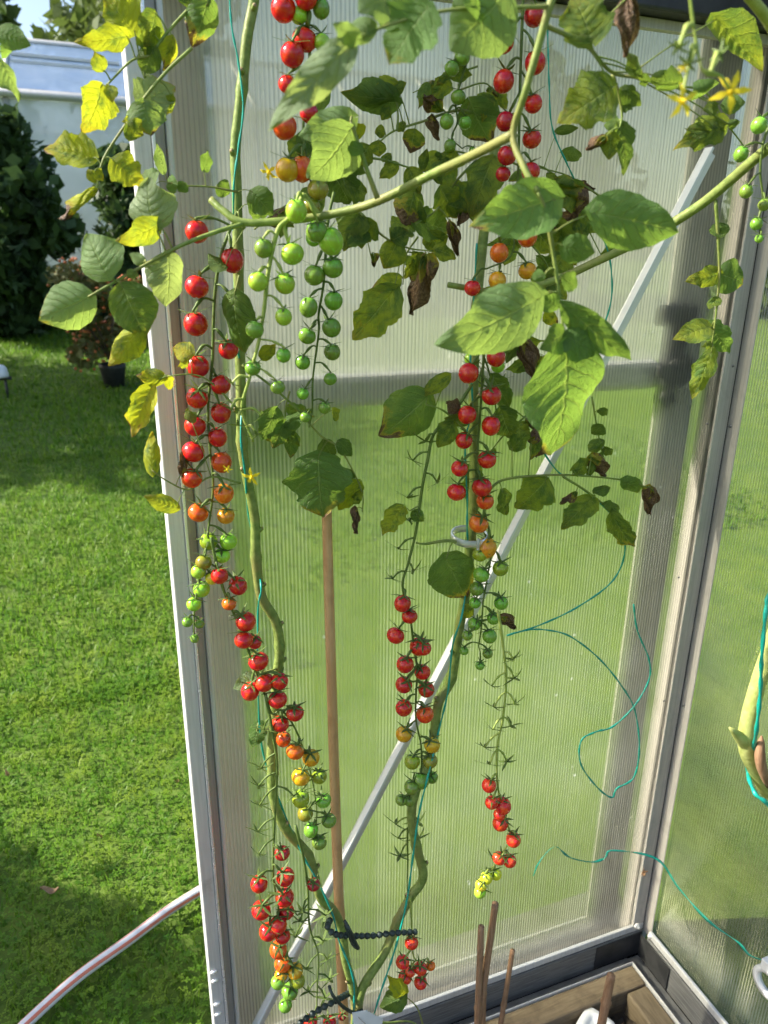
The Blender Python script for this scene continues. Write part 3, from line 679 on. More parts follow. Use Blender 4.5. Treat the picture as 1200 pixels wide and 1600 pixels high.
def compound(plant, d, rachis, leaflets, r_=2.6, mat='stem', d2=None, name='leaf'):
    """a leaf: its stalk (with the little leaflet stalks) and the leaflets under it; rachis in photo pixels, thick end first"""
    n = len(rachis); d2 = d if d2 is None else d2
    pts = spline([P(x, y, lerp(d, d2, i/(n-1))) for i, (x, y) in enumerate(rachis)], 5)
    m = MB(); s = px_size(pts[0]); m.tube(pts, radii(len(pts), r_*s, r_*s*.45), 6)
    o = m.build(name, MT[mat], plant); mb = MB()
    for lf in leaflets:
        q = P(lf[0], lf[1], d); k = nearest(pts, q); dd = -(pts[k].y)
        b = leaflet(o, dd+random.uniform(-.004, .006), *lf)
        if (pts[k]-b).length > .002:
            mid = (pts[k]+b)/2+Vector((0, 0, .002)); mb.tube(spline([pts[k], mid, b], 4), radii(9, r_*s*.42, r_*s*.3), 5)
    if mb.v:
        o2 = mb.mesh('tmp', MT[mat]); 
        vv = [tuple(v.co) for v in o.data.vertices]; ff = [tuple(p_.vertices) for p_ in o.data.polygons]
        mm = MB(); mm.add(vv, ff); mm.add(mb.v, mb.f); old = o.data; o.data = mm.mesh(name, MT[mat]); bpy.data.meshes.remove(old); bpy.data.meshes.remove(o2)
    return o

def tomato_mesh(seed):
    r_ = random.Random(seed); m = MB(); nu, nv = 20, 14; V = []; sq = r_.uniform(.93, 1.04); lob = r_.uniform(0, .012)
    for i in range(nv+1):
        th = math.pi*i/nv
        for k in range(nu):
            ph = 6.28318*k/nu; rr = 1+lob*math.cos(5*ph)*math.sin(th)
            x, y, z = math.sin(th)*math.cos(ph)*rr, math.sin(th)*math.sin(ph)*rr, math.cos(th)*sq
            z -= .16*math.exp(-(math.sin(th)/.28)**2) if th < 1.5 else 0
            if th > 3.0: z -= .03
            V.append((x, y, z))
    m.add(V, [(i*nu+k, (i+1)*nu+k, (i+1)*nu+(k+1) % nu, i*nu+(k+1) % nu) for i in range(nv) for k in range(nu)])
    return m.mesh('tomato', MT['tomato'])
def calyx_mesh(seed, dry=False):
    r_ = random.Random(seed); m = MB(); ns = r_.choice((5, 5, 6))
    for s in range(ns):
        a = 6.28318*(s+r_.uniform(-.15, .15))/ns; L = r_.uniform(1.1, 1.65); lift = r_.uniform(-.25, .6); curl = r_.uniform(-.45, .6); bend = r_.uniform(-.25, .25)
        if dry: L *= 1.15; lift = r_.uniform(-.2, 1.0)
        V = []; n = 6; 
        for i in range(n+1):
            t = i/n; rr = .06+L*t; w = (.26 if dry else .19)*(math.sin(math.pi*min(1, t*.85+.12)))**.8*(1-t*.55) if i < n else .008
            zz = .03 + lift*t*.6 + curl*t*t*.6; aa = a+bend*t
            for q in (-1, 0, 1):
                V.append((math.cos(aa)*rr-math.sin(aa)*w*q, math.sin(aa)*rr+math.cos(aa)*w*q, zz+.03*(1-abs(q))))
        m.add(V, [(i*3+q, i*3+q+1, (i+1)*3+q+1, (i+1)*3+q) for i in range(n) for q in (0, 1)])
    m.tube([(0, 0, -.02), (0, 0, .16)], [.12, .07], 6)
    return m.mesh('calyx', MT['calyx'])
TOM = [tomato_mesh(k) for k in range(5)]; CAL = [calyx_mesh(k) for k in range(8)]; DRY = [calyx_mesh(50+k, True) for k in range(5)]
TC = {'R': (.58, .012, .008), 'D': (.40, .006, .009), 'B': (.74, .035, .014), 'O': (.72, .11, .008), 'Q': (.66, .055, .008), 'A': (.66, .27, .012), 'Y': (.70, .55, .03),
      'V': (.27, .26, .022), 'L': (.33, .48, .04), 'G': (.17, .29, .035)}
UP = Vector((0, 0, 1))
def truss(plant, d, rachis, toms, r_=2.4, mat='truss', stubs=(), label=None, d2=None, csize=1.0, thick=1.0, name='truss'):
    n = len(rachis); d2 = d if d2 is None else d2
    pts = spline([P(x, y, lerp(d, d2, i/(n-1))) for i, (x, y) in enumerate(rachis)], 6)
    s = px_size(pts[0]); m = MB(); m.tube(pts, radii(len(pts), r_*s*thick, r_*s*.5*thick, .08), 6)
    todo = []
    for (x, y, r_px, c) in toms:
        r_px *= 1.07
        q0 = P(x, y, d); k = nearest(pts, q0+UP*r_px*s*1.7); dd = -pts[k].y
        off = random.uniform(-.002, .010)
        c3 = P(x, y, dd+off); R = r_px*px_size(c3); node = pts[max(0, k-random.choice((0, 0, 1)))]
        side = node-c3; side.z = 0
        side = side.normalized() if side.length > 1e-6 else Vector((1, 0, 0))
        axis = (UP + side*random.uniform(.05, .45) + Vector((random.uniform(-.2, .2), random.uniform(-.55, .12), 0))).normalized()
        top = c3+axis*R*.86; mid = (node+top)/2 + axis*R*random.uniform(.35, .7)
        pd = spline([node, mid, top+axis*R*.25, top], 4); rp = R*.085+.0003
        m.tube(pd, [rp*(1.55 if i in (5, 6) else 1.0) for i in range(len(pd))], 5)
        todo.append((c3, R, axis, c, top))
    for (x, y) in stubs:
        q0 = P(x, y, d); k = nearest(pts, q0); node = pts[max(0, k-2)]; q0 = P(x, y, -node.y+random.uniform(-.006, .01))
        mid = node.lerp(q0, .55)+Vector((0, 0, .004)); pd = spline([node, mid, q0], 4); m.tube(pd, [.0011*thick*(1.5 if i == 4 else 1) for i in range(len(pd))], 5)
        todo.append((q0, s*14*csize, ((q0-mid).normalized()+Vector((0, -.3, -.2))).normalized()*-1, None, q0))
    o = m.build(name, MT[mat], plant)
    if label: o['label'] = label
    for (c3, R, axis, c, top) in todo:
        rot = axis.to_track_quat('Z', 'Y')
        rot = rot @ Matrix.Rotation(random.uniform(0, 6.28), 3, 'Z').to_quaternion()
        if c is not None:
            t = obj('tomato', random.choice(TOM), o); t.location = c3; t.scale = (R*random.uniform(.95, 1.04), R*random.uniform(.95, 1.04), R*random.uniform(.93, 1.06)); t.rotation_mode = 'QUATERNION'; t.rotation_quaternion = rot
            j = random.uniform(.88, 1.1); col = TC[c]; t.color = (col[0]*j, col[1]*j*random.uniform(.8, 1.3), col[2]*j, 1)
        cx = obj('calyx', random.choice(CAL if c is not None else DRY), o); q = max(R, .0065) if c is not None else R
        cx.location = top; cx.scale = (q*1.0, q*1.0, q*1.0); cx.rotation_mode = 'QUATERNION'; cx.rotation_quaternion = rot
    return o
def stem_part(plant, pts_d, r_px0, r_px1, mat='stem', name='stem', n=10, knobs=True):
    pts = spline([q if isinstance(q, Vector) else P(*q) for q in pts_d], 7); s = px_size(pts[0]); rs = [lerp(r_px0, r_px1, i/(len(pts)-1))*px_size(p_) for i, p_ in enumerate(pts)]
    if knobs: rs = [q*(1.0+(.22 if i % 21 == 0 else .08 if i % 21 in (1, 20) else .0)+random.uniform(-.02, .02)) for i, q in enumerate(rs)]
    m = MB(); m.tube(pts, rs, n)
    if knobs:            # pruning stubs with corky ends
        for i in range(9, len(pts)-6, 10):
            t = (pts[i+1]-pts[i]).normalized(); d = Vector(rng.normal(size=3)); d.y = -abs(d.y)*.5; d = (d-t*d.dot(t)).normalized(); e = pts[i]+d*rs[i]*1.35+t*rs[i]*-.4
            m.mi = 0; m.tube([pts[i], pts[i]+d*rs[i]*.9, e], [rs[i]*.7, rs[i]*.55, rs[i]*.42], 7, False); m.mi = 1; m.tube([e, e+d*rs[i]*.18], [rs[i]*.42, rs[i]*.25], 7)
        m.mi = 0
    return m.build(name, [MT[mat], MT['cork']], plant), pts
def flower(parent, d, x, y, r_px, tilt=0, droop=False):
    c = P(x, y, d); R = r_px*px_size(c); m = MB(); nrm = (CAM-c).normalized()+Vector((random.uniform(-.5, .5), 0, -.5 if droop else .1)); nrm.normalize()
    a = nrm.orthogonal().normalized(); b = nrm.cross(a)
    for k in range(5):
        an = 6.283*k/5+tilt+random.uniform(-.2, .2); e = a*math.cos(an)+b*math.sin(an); f = nrm.cross(e); back = random.uniform(-.5, .2)
        m.add([c+e*R*.12-f*R*.1, c+e*R*.12+f*R*.1, c+e*R*.55+f*R*.17+nrm*R*.1, c+e*R*.55-f*R*.17+nrm*R*.1, c+e*R+nrm*R*back], [(0, 1, 2, 3), (3, 2, 4)])
    m.tube([c-nrm*R*.1, c+nrm*R*.45], [R*.17, R*.06], 7)
    return m.build('flower', MT['petal'], parent)

# ================================================================== THE TWO-STEMMED TOMATO PLANT BY THE PANEL
random.seed(21)
pl = thing('tomato_plant', P(556, 1750, .11), 'two-stemmed cherry tomato plant with long red trusses before the panel', 'tomato plant')
stem_part(pl, [(397, -40, .075), (397, 0, .07), (386, 60, .07), (378, 140, .07), (368, 230, .07), (370, 300, .07), (372, 400, .07), (374, 500, .07), (376, 600, .07), (378, 690, .07), (385, 740, .07), (398, 810, .07), (400, 870, .07), (408, 930, .07), (430, 970, .07), (437, 1010, .07), (434, 1050, .07), (430, 1100, .07), (425, 1180, .07), (427, 1245, .075), (446, 1295, .08), (482, 1338, .085), (500, 1400, .09), (522, 1425, .09), (534, 1455, .09), (540, 1500, .095), (553, 1550, .10), (556, 1600, .105), (556, 1680, .108), Vector((P(556, 1700, .11).x, -.11, -.13))], 8.6, 7.0)
stem_part(pl, [(775, 230, .06), (760, 330, .06), (750, 420, .065), (745, 480, .07), (740, 600, .07), (741, 740, .07), (735, 850, .07), (727, 930, .07), (717, 985, .07), (705, 1060, .07), (685, 1100, .075), (678, 1150, .08), (668, 1195, .085), (650, 1235, .09), (643, 1275, .09), (650, 1320, .09), (661, 1370, .09), (641, 1402, .09), (621, 1440, .095), (600, 1490, .10), (566, 1545, .104), (557, 1600, .106)], 7.8, 7.0)

# --- trusses: photo place, radius and ripeness of every fruit
truss(pl, .088, [(371, 330), (345, 400), (335, 470), (332, 560), (325, 640), (328, 700), (333, 760), (325, 830), (318, 870), (306, 935), (303, 985), (308, 1004)],
 [(308,362,17,'R'),(308,448,18,'R'),(306,506,18,'R'),(309,572,17,'R'),(308,622,16,'R'),(305,665,16,'R'),(302,706,16,'R'),(300,747,15,'Q'),(310,801,15,'O'),
  (363,407,17,'R'),(367,477,14,'R'),(357,546,15,'R'),(345,601,15,'R'),(345,645,15,'R'),(340,683,14,'R'),(346,722,15,'Q'),(350,771,15,'O'),(353,806,13,'A'),(326,846,13,'V'),(357,846,13,'L'),(347,868,12,'L'),(318,879,12,'V'),(310,893,11,'L'),(331,903,10,'Y'),(315,921,12,'L'),(303,944,11,'L'),(293,972,8,'G'),(312,975,7,'G'),(304,998,6,'G')],
 2.8, label='long truss ripening from red at the top to green at the tip')
truss(pl, .098, [(330, 840), (338, 880), (352, 930), (368, 965), (385, 1010), (410, 1075), (425, 1115), (440, 1110), (462, 1140), (480, 1190), (490, 1230), (495, 1270), (492, 1310)],
 [(343,899,13,'R'),(372,915,14,'R'),(358,943,11,'O'),(384,971,15,'R'),(381,1000,14,'R'),(398,1003,11,'R'),(404,1033,15,'R'),(413,1066,15,'R'),(437,1064,13,'R'),(391,1080,14,'R'),(434,1093,14,'R'),(461,1114,13,'R'),(438,1131,13,'R'),(443,1155,11,'Q'),(461,1174,13,'O'),(486,1184,13,'A'),(470,1214,13,'A'),(499,1213,11,'V'),(470,1248,13,'V'),(506,1251,11,'G'),(477,1271,12,'V'),(514,1282,11,'G'),(486,1297,11,'G'),(499,1316,11,'G')], 2.6)
truss(pl, .105, [(415, 1085), (425, 1140), (433, 1195), (430, 1260), (428, 1310), (427, 1370), (435, 1420), (438, 1460), (450, 1495), (455, 1560)],
 [(441,1333,11,'D'),(405,1381,13,'R'),(446,1370,14,'R'),(408,1422,14,'R'),(445,1402,14,'R'),(448,1424,12,'R'),(435,1445,13,'R'),(419,1456,13,'R'),(442,1463,11,'R'),(435,1484,13,'Q'),(442,1506,12,'O'),(439,1524,10,'A'),(461,1517,12,'A'),(465,1532,11,'V'),(434,1535,10,'G'),(453,1549,12,'G'),(446,1571,10,'G')], 2.6,
 stubs=[(404,1228),(406,1258),(402,1300),(404,1335),(408,1200),(412,1140),(460,1245)], label='lowest long truss, mostly bare above and red below')
truss(pl, .105, [(462, 1290), (474, 1340), (481, 1390), (484, 1450), (497, 1490), (496, 1540), (494, 1600)],
 [(490,1382,10,'D'),(485,1596,10,'R'),(515,1598,10,'R'),(535,1588,6,'D')], 2.3, stubs=[(472,1425),(508,1430),(462,1462),(468,1440),(478,1515),(512,1500),(515,1530),(482,1550),(508,1560),(505,1470)], label='dried truss of empty green calyxes')
truss(pl, .16, [(476, -30), (480, 40), (484, 90), (478, 150), (474, 200), (478, 240), (488, 300)],
 [(443,14,18,'R'),(478,-4,17,'R'),(457,85,18,'R'),(476,62,18,'R'),(449,132,13,'R'),(445,198,18,'Q'),(483,177,14,'R'),(449,265,17,'A'),(472,264,17,'O'),(502,14,13,'G'),(467,24,12,'L'),(503,66,12,'L'),(497,296,16,'V'),(486,322,13,'V')], 3.2, label='truss of large red fruit at the top edge')
truss(pl, .09, [(522, 300), (512, 350), (506, 440), (498, 490), (498, 520), (489, 590), (488, 640), (483, 668)],
 [(520,418,15,'G'),(491,430,15,'G'),(521,470,14,'G'),(482,480,14,'G'),(518,512,14,'G'),(480,525,13,'G'),(519,550,12,'G'),(473,566,11,'G'),(516,592,10,'G'),(473,615,9,'G'),(507,637,9,'G'),(477,652,8,'G'),(490,372,12,'G')], 2.6, label='hanging truss of unripe green fruit')
truss(pl, .10, [(818, -30), (815, 60), (812, 160), (810, 260), (805, 350), (798, 400), (760, 420)],
 [(835,25,15,'D'),(785,65,17,'R'),(836,98,15,'R'),(787,127,16,'R'),(833,162,14,'R'),(790,190,14,'D'),(831,217,14,'R'),(792,243,14,'D'),(829,268,14,'R'),(786,272,11,'D'),(824,370,15,'O'),(780,395,14,'O'),(824,423,13,'A'),(777,438,13,'A'),(738,450,12,'R'),(786,355,11,'Q')], 2.8)
truss(pl, .05, [(735, 80), (722, 120), (712, 160), (715, 190), (706, 215), (722, 232)],
 [(706,107,11,'G'),(716,152,11,'G'),(698,190,10,'G'),(727,192,10,'G'),(703,228,9,'G'),(722,90,12,'G'),(738,235,5,'G')], 2.2)
truss(pl, .092, [(745, 470), (756, 520), (755, 570), (752, 620), (748, 680), (744, 735), (755, 790), (768, 850), (762, 900), (755, 940), (752, 980), (748, 1010)],
 [(732,583,15,'R'),(775,558,14,'R'),(768,618,15,'R'),(730,648,14,'R'),(767,665,14,'R'),(725,688,13,'R'),(761,718,14,'R'),(718,732,13,'R'),(753,761,15,'R'),(713,769,14,'R'),(758,783,13,'Q'),(748,818,15,'O'),(760,856,15,'A'),(750,866,11,'V'),(782,888,12,'V'),(752,898,12,'G'),(745,920,11,'G'),(742,942,9,'G'),(783,942,11,'G'),(771,966,10,'G'),(741,975,10,'G'),(765,994,11,'G'),(730,993,8,'G'),(725,1017,7,'G'),(762,1021,8,'G'),(750,1040,7,'G')], 2.6, label='truss of red fruit over the clear stem clip')
truss(pl, .055, [(744, 500), (752, 545), (764, 580), (772, 620), (778, 660)],
 [(736,561,10,'L'),(747,595,10,'L'),(785,603,11,'L'),(778,572,10,'L'),(789,655,9,'G')], 2.0)
truss(pl, .085, [(738, 600), (705, 650), (678, 678), (668, 720), (660, 760), (650, 830), (638, 880), (629, 915), (640, 960), (647, 1010), (652, 1050), (650, 1085), (650, 1125), (658, 1165), (658, 1200), (650, 1235)],
 [(629,943,13,'R'),(640,963,12,'R'),(618,993,13,'R'),(655,1010,14,'R'),(663,1013,11,'R'),(633,1038,13,'R'),(660,1050,12,'R'),(631,1070,13,'R'),(666,1077,12,'R'),(631,1106,12,'R'),(664,1116,13,'Q'),(631,1147,12,'A'),(675,1164,12,'A'),(644,1190,11,'V'),(672,1189,11,'V'),(658,1220,12,'G'),(643,1230,11,'G'),(675,1215,9,'G'),(627,1250,9,'G'),(640,1250,9,'G')], 2.8, stubs=[(645,720),(684,755),(622,858),(646,893),(613,905),(636,778),(640,815),(665,690)], label='truss with bare stubs above and red fruit below')
truss(pl, .19, [(778, 955), (785, 1000), (791, 1060), (786, 1120), (777, 1170), (778, 1230), (790, 1275), (797, 1310), (783, 1335), (765, 1365), (752, 1390)],
 [(764,1227,11,'B'),(768,1254,10,'B'),(786,1259,12,'B'),(780,1273,9,'B'),(782,1286,12,'B'),(802,1312,11,'B'),(780,1341,10,'B'),(796,1345,10,'B'),(775,1366,9,'Y'),(760,1372,9,'Y'),(752,1383,9,'Y'),(750,1394,9,'L')], 2.4, 'truss_pale',
 stubs=[(768,1072),(772,1105),(803,1060),(804,1100),(770,1140),(798,1135),(802,1030),(757,1168),(792,1190),(765,1195),(770,1340)], label='pale sunlit truss with few bright red fruit')
truss(pl, .10, [(641, 1400), (643, 1440), (644, 1480), (650, 1500), (668, 1498)],
 [(643,1473,10,'B'),(629,1503,10,'B'),(657,1513,10,'B'),(673,1509,7,'O'),(633,1527,10,'B'),(657,1535,10,'B'),(641,1518,8,'B')], 1.8, 'truss_pale', label='small low cluster of bright red fruit')
truss(pl, .06, [(645, 1265), (637, 1300), (637, 1350), (636, 1385), (638, 1400)], [], 1.8, stubs=[(618,1288),(622,1310),(625,1338),(655,1310),(653,1285)])

# --- leaves of that plant: (base x, y, tip x, y, width, outline, yellow, brown, lightness), yellow and lightness partly painted light
compound(pl, .13, [(330,-10),(300,10),(262,50),(235,85),(205,95),(165,135)], [(210,48,158,-8,62,'l',.75,0,.3),(198,56,128,70,36,'l',.85,.03,.3),(160,110,150,84,24,'o',.7,0,.2),(157,138,138,208,54,'l',.95,.12,.2),(172,135,175,158,20,'o',.7,.1,.2),(225,45,250,95,40,'l',.4,.1,.1),(270,60,262,112,26,'o',.9,.25,.1),(242,20,235,70,36,'o',.3,0,.0),(240,75,222,120,34,'o',.1,0,.0),(305,8,292,-30,40,'o',.2,0,0)], 3.2)
compound(pl, .14, [(330,-15),(322,10)], [(325,0,303,76,46,'o',.05,.30,.5)], 2.4)
compound(pl, .15, [(300,75),(262,110),(228,150),(196,195),(162,248),(152,290),(145,305)], [(145,246,67,222,52,'l',.9,.1,.3),(150,283,136,262,16,'o',.8,0,.2),(148,268,163,280,18,'o',.8,0,.2),(147,298,110,346,20,'d',1.0,.35,.2),(178,252,222,288,48,'l',.8,0,.3),(222,165,272,128,58,'l',.0,.12,1.0),(225,160,232,205,56,'o',.1,.15,.9),(268,150,262,186,16,'o',.6,.1,.6),(215,185,192,190,16,'o',.8,0,.3),(200,195,220,215,36,'o',.6,0,.2)], 3.0)
compound(pl, .12, [(371,300),(330,292),(290,290),(262,285)], [(255,268,246,222,17,'o',.0,0,.9),(290,288,278,300,18,'o',0,0,.8),(275,284,258,292,24,'o',0,0,.8),(318,265,330,236,20,'o',0,0,.5),(240,290,222,262,30,'o',.1,0,.9),(340,292,360,302,26,'o',.0,0,.3),(395,300,425,336,40,'o',.0,0,.3)], 1.8)
compound(pl, .10, [(372,640),(330,598),(300,585),(260,588)], [(256,590,214,588,26,'o',.8,.15,.1),(236,606,200,686,38,'l',.95,.22,.3),(262,590,270,612,16,'o',.95,.1,.2),(300,552,267,540,30,'o',.8,0,.2),(295,562,282,572,14,'o',.8,0,.2)], 1.9)
compound(pl, .10, [(376,755),(330,745),(295,765),(262,752),(238,735)], [(238,738,236,674,24,'o',.8,0,.2),(276,794,226,775,26,'o',.7,.04,.2),(300,660,290,640,18,'o',.2,0,.3),(285,740,292,700,20,'d',.3,.9,0)], 2.0)
compound(pl, .115, [(374,430),(368,455)], [(366,462,370,558,50,'o',.1,.06,0)], 2.2)
compound(pl, .10, [(372,330),(380,360)], [(350,420,325,395,24,'o',.1,0,.3),(392,318,428,330,40,'l',.0,0,.2)], 2.0)
compound(pl, .075, [(432,1045),(405,1052)], [(402,1055,363,1077,26,'o',0,0,1.0)], 1.8)
compound(pl, .07, [(404,1130),(400,1150)], [(408,1130,392,1168,26,'o',0,0,.3)], 1.6)
# centre
compound(pl, .045, [(770,190),(720,172),(660,190),(615,205),(588,226)], [(620,160,543,155,36,'o',.05,.05,.1),(622,140,582,146,36,'o',.6,0,.1),(607,168,596,188,18,'o',.3,0,.1),(600,206,583,206,18,'o',.4,0,.1),(590,222,592,245,26,'o',.5,.02,0),(648,205,640,240,34,'o',.4,.45,0),(690,172,662,152,32,'d',.4,.6,.0),(676,182,686,220,22,'d',.1,.9,0),(735,160,764,228,58,'o',.1,.22,.3),(632,192,622,205,14,'o',.4,0,.1)], 2.6)
compound(pl, .05, [(620,205),(622,180),(618,150)], [(618,152,545,158,34,'o',.1,.05,.1),(618,140,636,128,18,'o',.3,0,.1)], 2.0)
compound(pl, .05, [(560,245),(600,250),(640,262),(680,272)], [(560,215,546,195,36,'o',.9,.15,.2),(575,230,555,262,34,'o',.3,0,0),(620,258,600,275,22,'o',.4,0,0),(640,265,652,300,32,'o',.4,.1,0),(600,252,612,238,14,'o',.3,0,0),(660,262,668,232,16,'o',.3,0,0),(560,250,530,242,26,'o',.1,0,.1),(678,272,690,288,12,'o',.2,0,0)], 2.2)
compound(pl, .05, [(745,250),(720,275),(700,300),(680,330),(650,350),(640,352)], [(690,296,716,345,42,'l',.35,.12,0),(648,348,714,358,46,'l',.0,.05,.1),(648,300,632,355,44,'o',.2,.5,0),(660,345,620,318,34,'o',.3,.2,0),(672,365,690,398,36,'o',.4,.1,0),(705,350,716,400,22,'d',.2,.8,0),(640,350,610,372,40,'l',.3,0,0),(700,320,735,330,30,'o',.3,0,0)], 2.4)
compound(pl, .052, [(560,330),(600,370),(640,388),(680,392)], [(615,455,550,532,62,'l',.5,.02,.1),(665,402,634,490,46,'d',.1,.75,0),(668,404,640,440,40,'o',.5,.2,.3),(585,350,555,370,40,'l',.35,0,0),(560,335,535,385,48,'l',.25,.05,0),(620,380,600,420,40,'o',.4,.1,0),(680,390,715,400,26,'o',.4,0,0),(615,375,640,360,30,'o',.2,.1,0)], 2.2)
compound(pl, .06, [(765,250),(758,262)], [(768,252,735,335,56,'l',.4,.04,0),(745,300,742,350,40,'o',.4,.1,0),(770,280,752,300,30,'o',.4,.2,0)], 2.0)
compound(pl, .06, [(480,250),(505,262),(530,268)], [(500,246,555,290,56,'l',.0,0,.1),(520,268,548,320,60,'l',.0,.03,.0),(540,290,580,300,40,'l',.25,0,0),(470,215,520,250,50,'o',.1,.02,.1),(500,300,478,340,40,'o',.1,0,.0),(485,160,530,140,50,'o',0,0,.2),(475,220,455,250,40,'o',.4,0,.1)], 2.2)
compound(pl, .085, [(741,690),(715,660),(690,640),(665,632)], [(668,620,598,686,72,'o',.15,.22,.2),(700,588,658,618,24,'o',.5,0,0),(706,662,688,698,30,'o',.3,0,0),(718,640,700,632,30,'d',.1,.9,0),(738,650,700,658,26,'o',.3,0,0)], 2.4)
compound(pl, .075, [(378,570),(420,600),(465,640),(500,680),(530,700),(556,745),(567,775),(566,800)], [(497,716,502,812,98,'l',.0,.16,.3),(430,640,412,690,32,'o',0,0,.4),(470,650,437,662,24,'o',0,0,.2),(530,690,552,712,24,'o',0,0,.1),(548,735,540,748,22,'o',.0,0,.0),(560,755,528,798,34,'l',.7,.02,.1),(556,795,556,834,18,'d',.1,.95,0),(520,640,530,660,14,'o',.5,0,.2),(566,770,546,772,20,'o',.6,0,.1),(505,690,525,722,26,'o',.1,0,0),(410,560,430,540,20,'o',.7,0,.2)], 2.2)
compound(pl, .085, [(739,852),(700,845),(665,850),(650,848)], [(697,874,734,946,72,'o',.1,.17,.2)], 3.2)
compound(pl, .085, [(655,790),(640,798)], [(628,793,594,832,34,'l',.7,.05,.1),(645,800,662,815,20,'o',.3,0,.7)], 1.6)
compound(pl, .07, [(742,560),(755,545),(775,530)], [(760,470,752,520,40,'o',.5,.1,0),(790,530,812,548,24,'d',.1,.9,0),(815,530,835,590,36,'d',.1,.85,0),(800,500,830,470,40,'l',.3,0,0),(860,560,828,600,30,'o',.9,.3,0),(852,490,872,510,20,'o',.8,.3,0),(760,500,725,520,30,'o',.4,0,0),(782,640,800,690,40,'l',.2,0,0),(770,590,800,640,34,'l',.1,0,0)], 1.8)
compound(pl, .075, [(742,800),(770,760),(800,747),(870,742),(930,745),(985,752),(1012,762)], [(852,752,808,798,56,'l',.4,.03,0),(785,770,800,810,26,'o',.3,0,0),(925,712,946,752,32,'d',.3,.7,.2),(975,752,1012,772,24,'o',.0,.1,.3),(1016,762,1014,804,30,'d',.1,.8,.1),(920,740,948,700,14,'o',.2,0,0),(895,735,930,722,26,'o',.3,.1,.2),(830,690,842,650,30,'d',.1,.9,0),(800,700,830,672,30,'l',.2,0,0)], 2.4)
compound(pl, .075, [(880,745),(920,770),(955,800),(978,840)], [(925,780,878,822,38,'l',.35,.03,0),(958,806,990,868,34,'l',.3,.22,0),(945,790,975,795,18,'o',.1,0,.1),(930,770,955,760,16,'o',.1,0,.1),(900,770,880,780,16,'d',.1,.7,0)], 2.0)
compound(pl, .075, [(742,975),(765,968),(790,972)], [(782,962,806,982,22,'d',.1,.8,.2),(738,950,720,962,20,'o',.7,.1,.2)], 1.8)
compound(pl, .06, [(925,620),(935,680),(945,720)], [(938,640,948,652,14,'o',0,0,.1),(940,665,925,680,22,'o',.1,0,.1),(942,690,920,704,20,'o',.2,0,.1),(944,700,955,715,14,'o',.2,0,.1)], 1.6)
# low sucker
compound(pl, .11, [(558,1590),(600,1598),(640,1596),(662,1610)], [], 2.2)
compound(pl, .11, [(662,1605),(652,1575),(634,1557)], [(632,1556,594,1576,32,'o',.1,0,.1),(632,1555,612,1534,26,'l',.95,0,.6)], 1.6)
compound(pl, .045, [(780,240),(810,258),(850,262),(890,300),(925,370),(940,400)], [(905,298,870,285,30,'o',.3,.1,.5),(905,300,870,318,40,'o',.3,.1,.1),(930,330,962,335,24,'o',.1,0,.5),(918,355,890,365,26,'o',.2,.05,0),(945,395,1000,388,24,'o',.2,0,0),(890,300,900,345,40,'d',.3,.5,.0),(880,240,915,245,20,'o',.1,0,.1),(870,205,905,200,14,'o',.1,0,0)], 1.9)
compound(pl, .05, [(820,300),(870,350),(900,410)], [(850,330,900,420,50,'l',.35,.05,0),(830,350,870,400,44,'l',.3,.02,0),(880,400,850,450,44,'o',.4,.1,0),(870,290,920,330,40,'d',.3,.5,.1)], 1.9)

for (x, y, d) in [(520,235,.055),(705,240,.045),(565,352,.05),(732,300,.05),(640,405,.04),(790,330,.05),(850,425,.055),(900,335,.045),(880,275,.045),(800,510,.06),(850,560,.055),(780,690,.06),(820,655,.055),(452,650,.065),(748,140,.045),(690,120,.035),(450,330,.06),(770,470,.05)]:
    a = random.uniform(0, 6.28); L = random.uniform(35, 70); q = [(x-L*math.cos(a), y-L*math.sin(a)), (x+random.uniform(-10, 10), y+random.uniform(-12, 4)), (x+L*math.cos(a)*.8, y+L*math.sin(a)*.8+12)]; lf = []
    for k in range(random.choice((4, 5, 6))):
        f = random.uniform(.3, 1); bx = lerp(q[0][0], q[2][0], f)+random.uniform(-8, 8); by = lerp(q[0][1], q[2][1], f)+random.uniform(-8, 8); b = random.uniform(0, 6.28); ll = random.uniform(16, 46)
        dry = random.random() < .13
        lf.append((bx, by, bx+ll*math.cos(b), by+ll*abs(math.sin(b))*.9+8, ll*random.uniform(.5, .8), 'd' if dry else random.choice('ool'), random.uniform(.05, .6), random.uniform(.6, .9) if dry else random.choice((0, 0, 0, .1, .2)), random.uniform(.15, .5)))
    compound(pl, d, q, lf, 1.7)

# ================================================================== THE VINE OVERHANGING FROM THE SIDE WALL
random.seed(33)
v0 = Vector((.775, -.42, -.1))
vine = thing('tomato_vine', (v0.x, v0.y, -.1), 'tomato vine with a thick fuzzy stem, overhanging from the side wall', 'tomato plant')
fz, fpts = stem_part(vine, [Vector((.775, -.42, -.13)), Vector((.79, -.40, .10)), Vector((.79, -.35, .33)), (1218, 1275, .30), (1192, 1220, .30), (1168, 1172, .30), (1170, 1125, .30), (1187, 1060, .30), (1207, 1000, .30), (1235, 900, .31), (1262, 700, .32), (1272, 450, .33), (1262, 220, .35), (1215, 60, .37), (1150, -30, .385)], 16, 8.0, 'pale_stem', n=12, knobs=False)
stem_part(vine, [(1150, -30, .385), (1120, -60, .39), (980, -110, .40), (890, -70, .40), (862, 0, .40), (842, 70, .395), (822, 140, .39), (802, 210, .38), (818, 260, .39), (840, 300, .40)], 8.0, 5.0, name='branch', knobs=False)
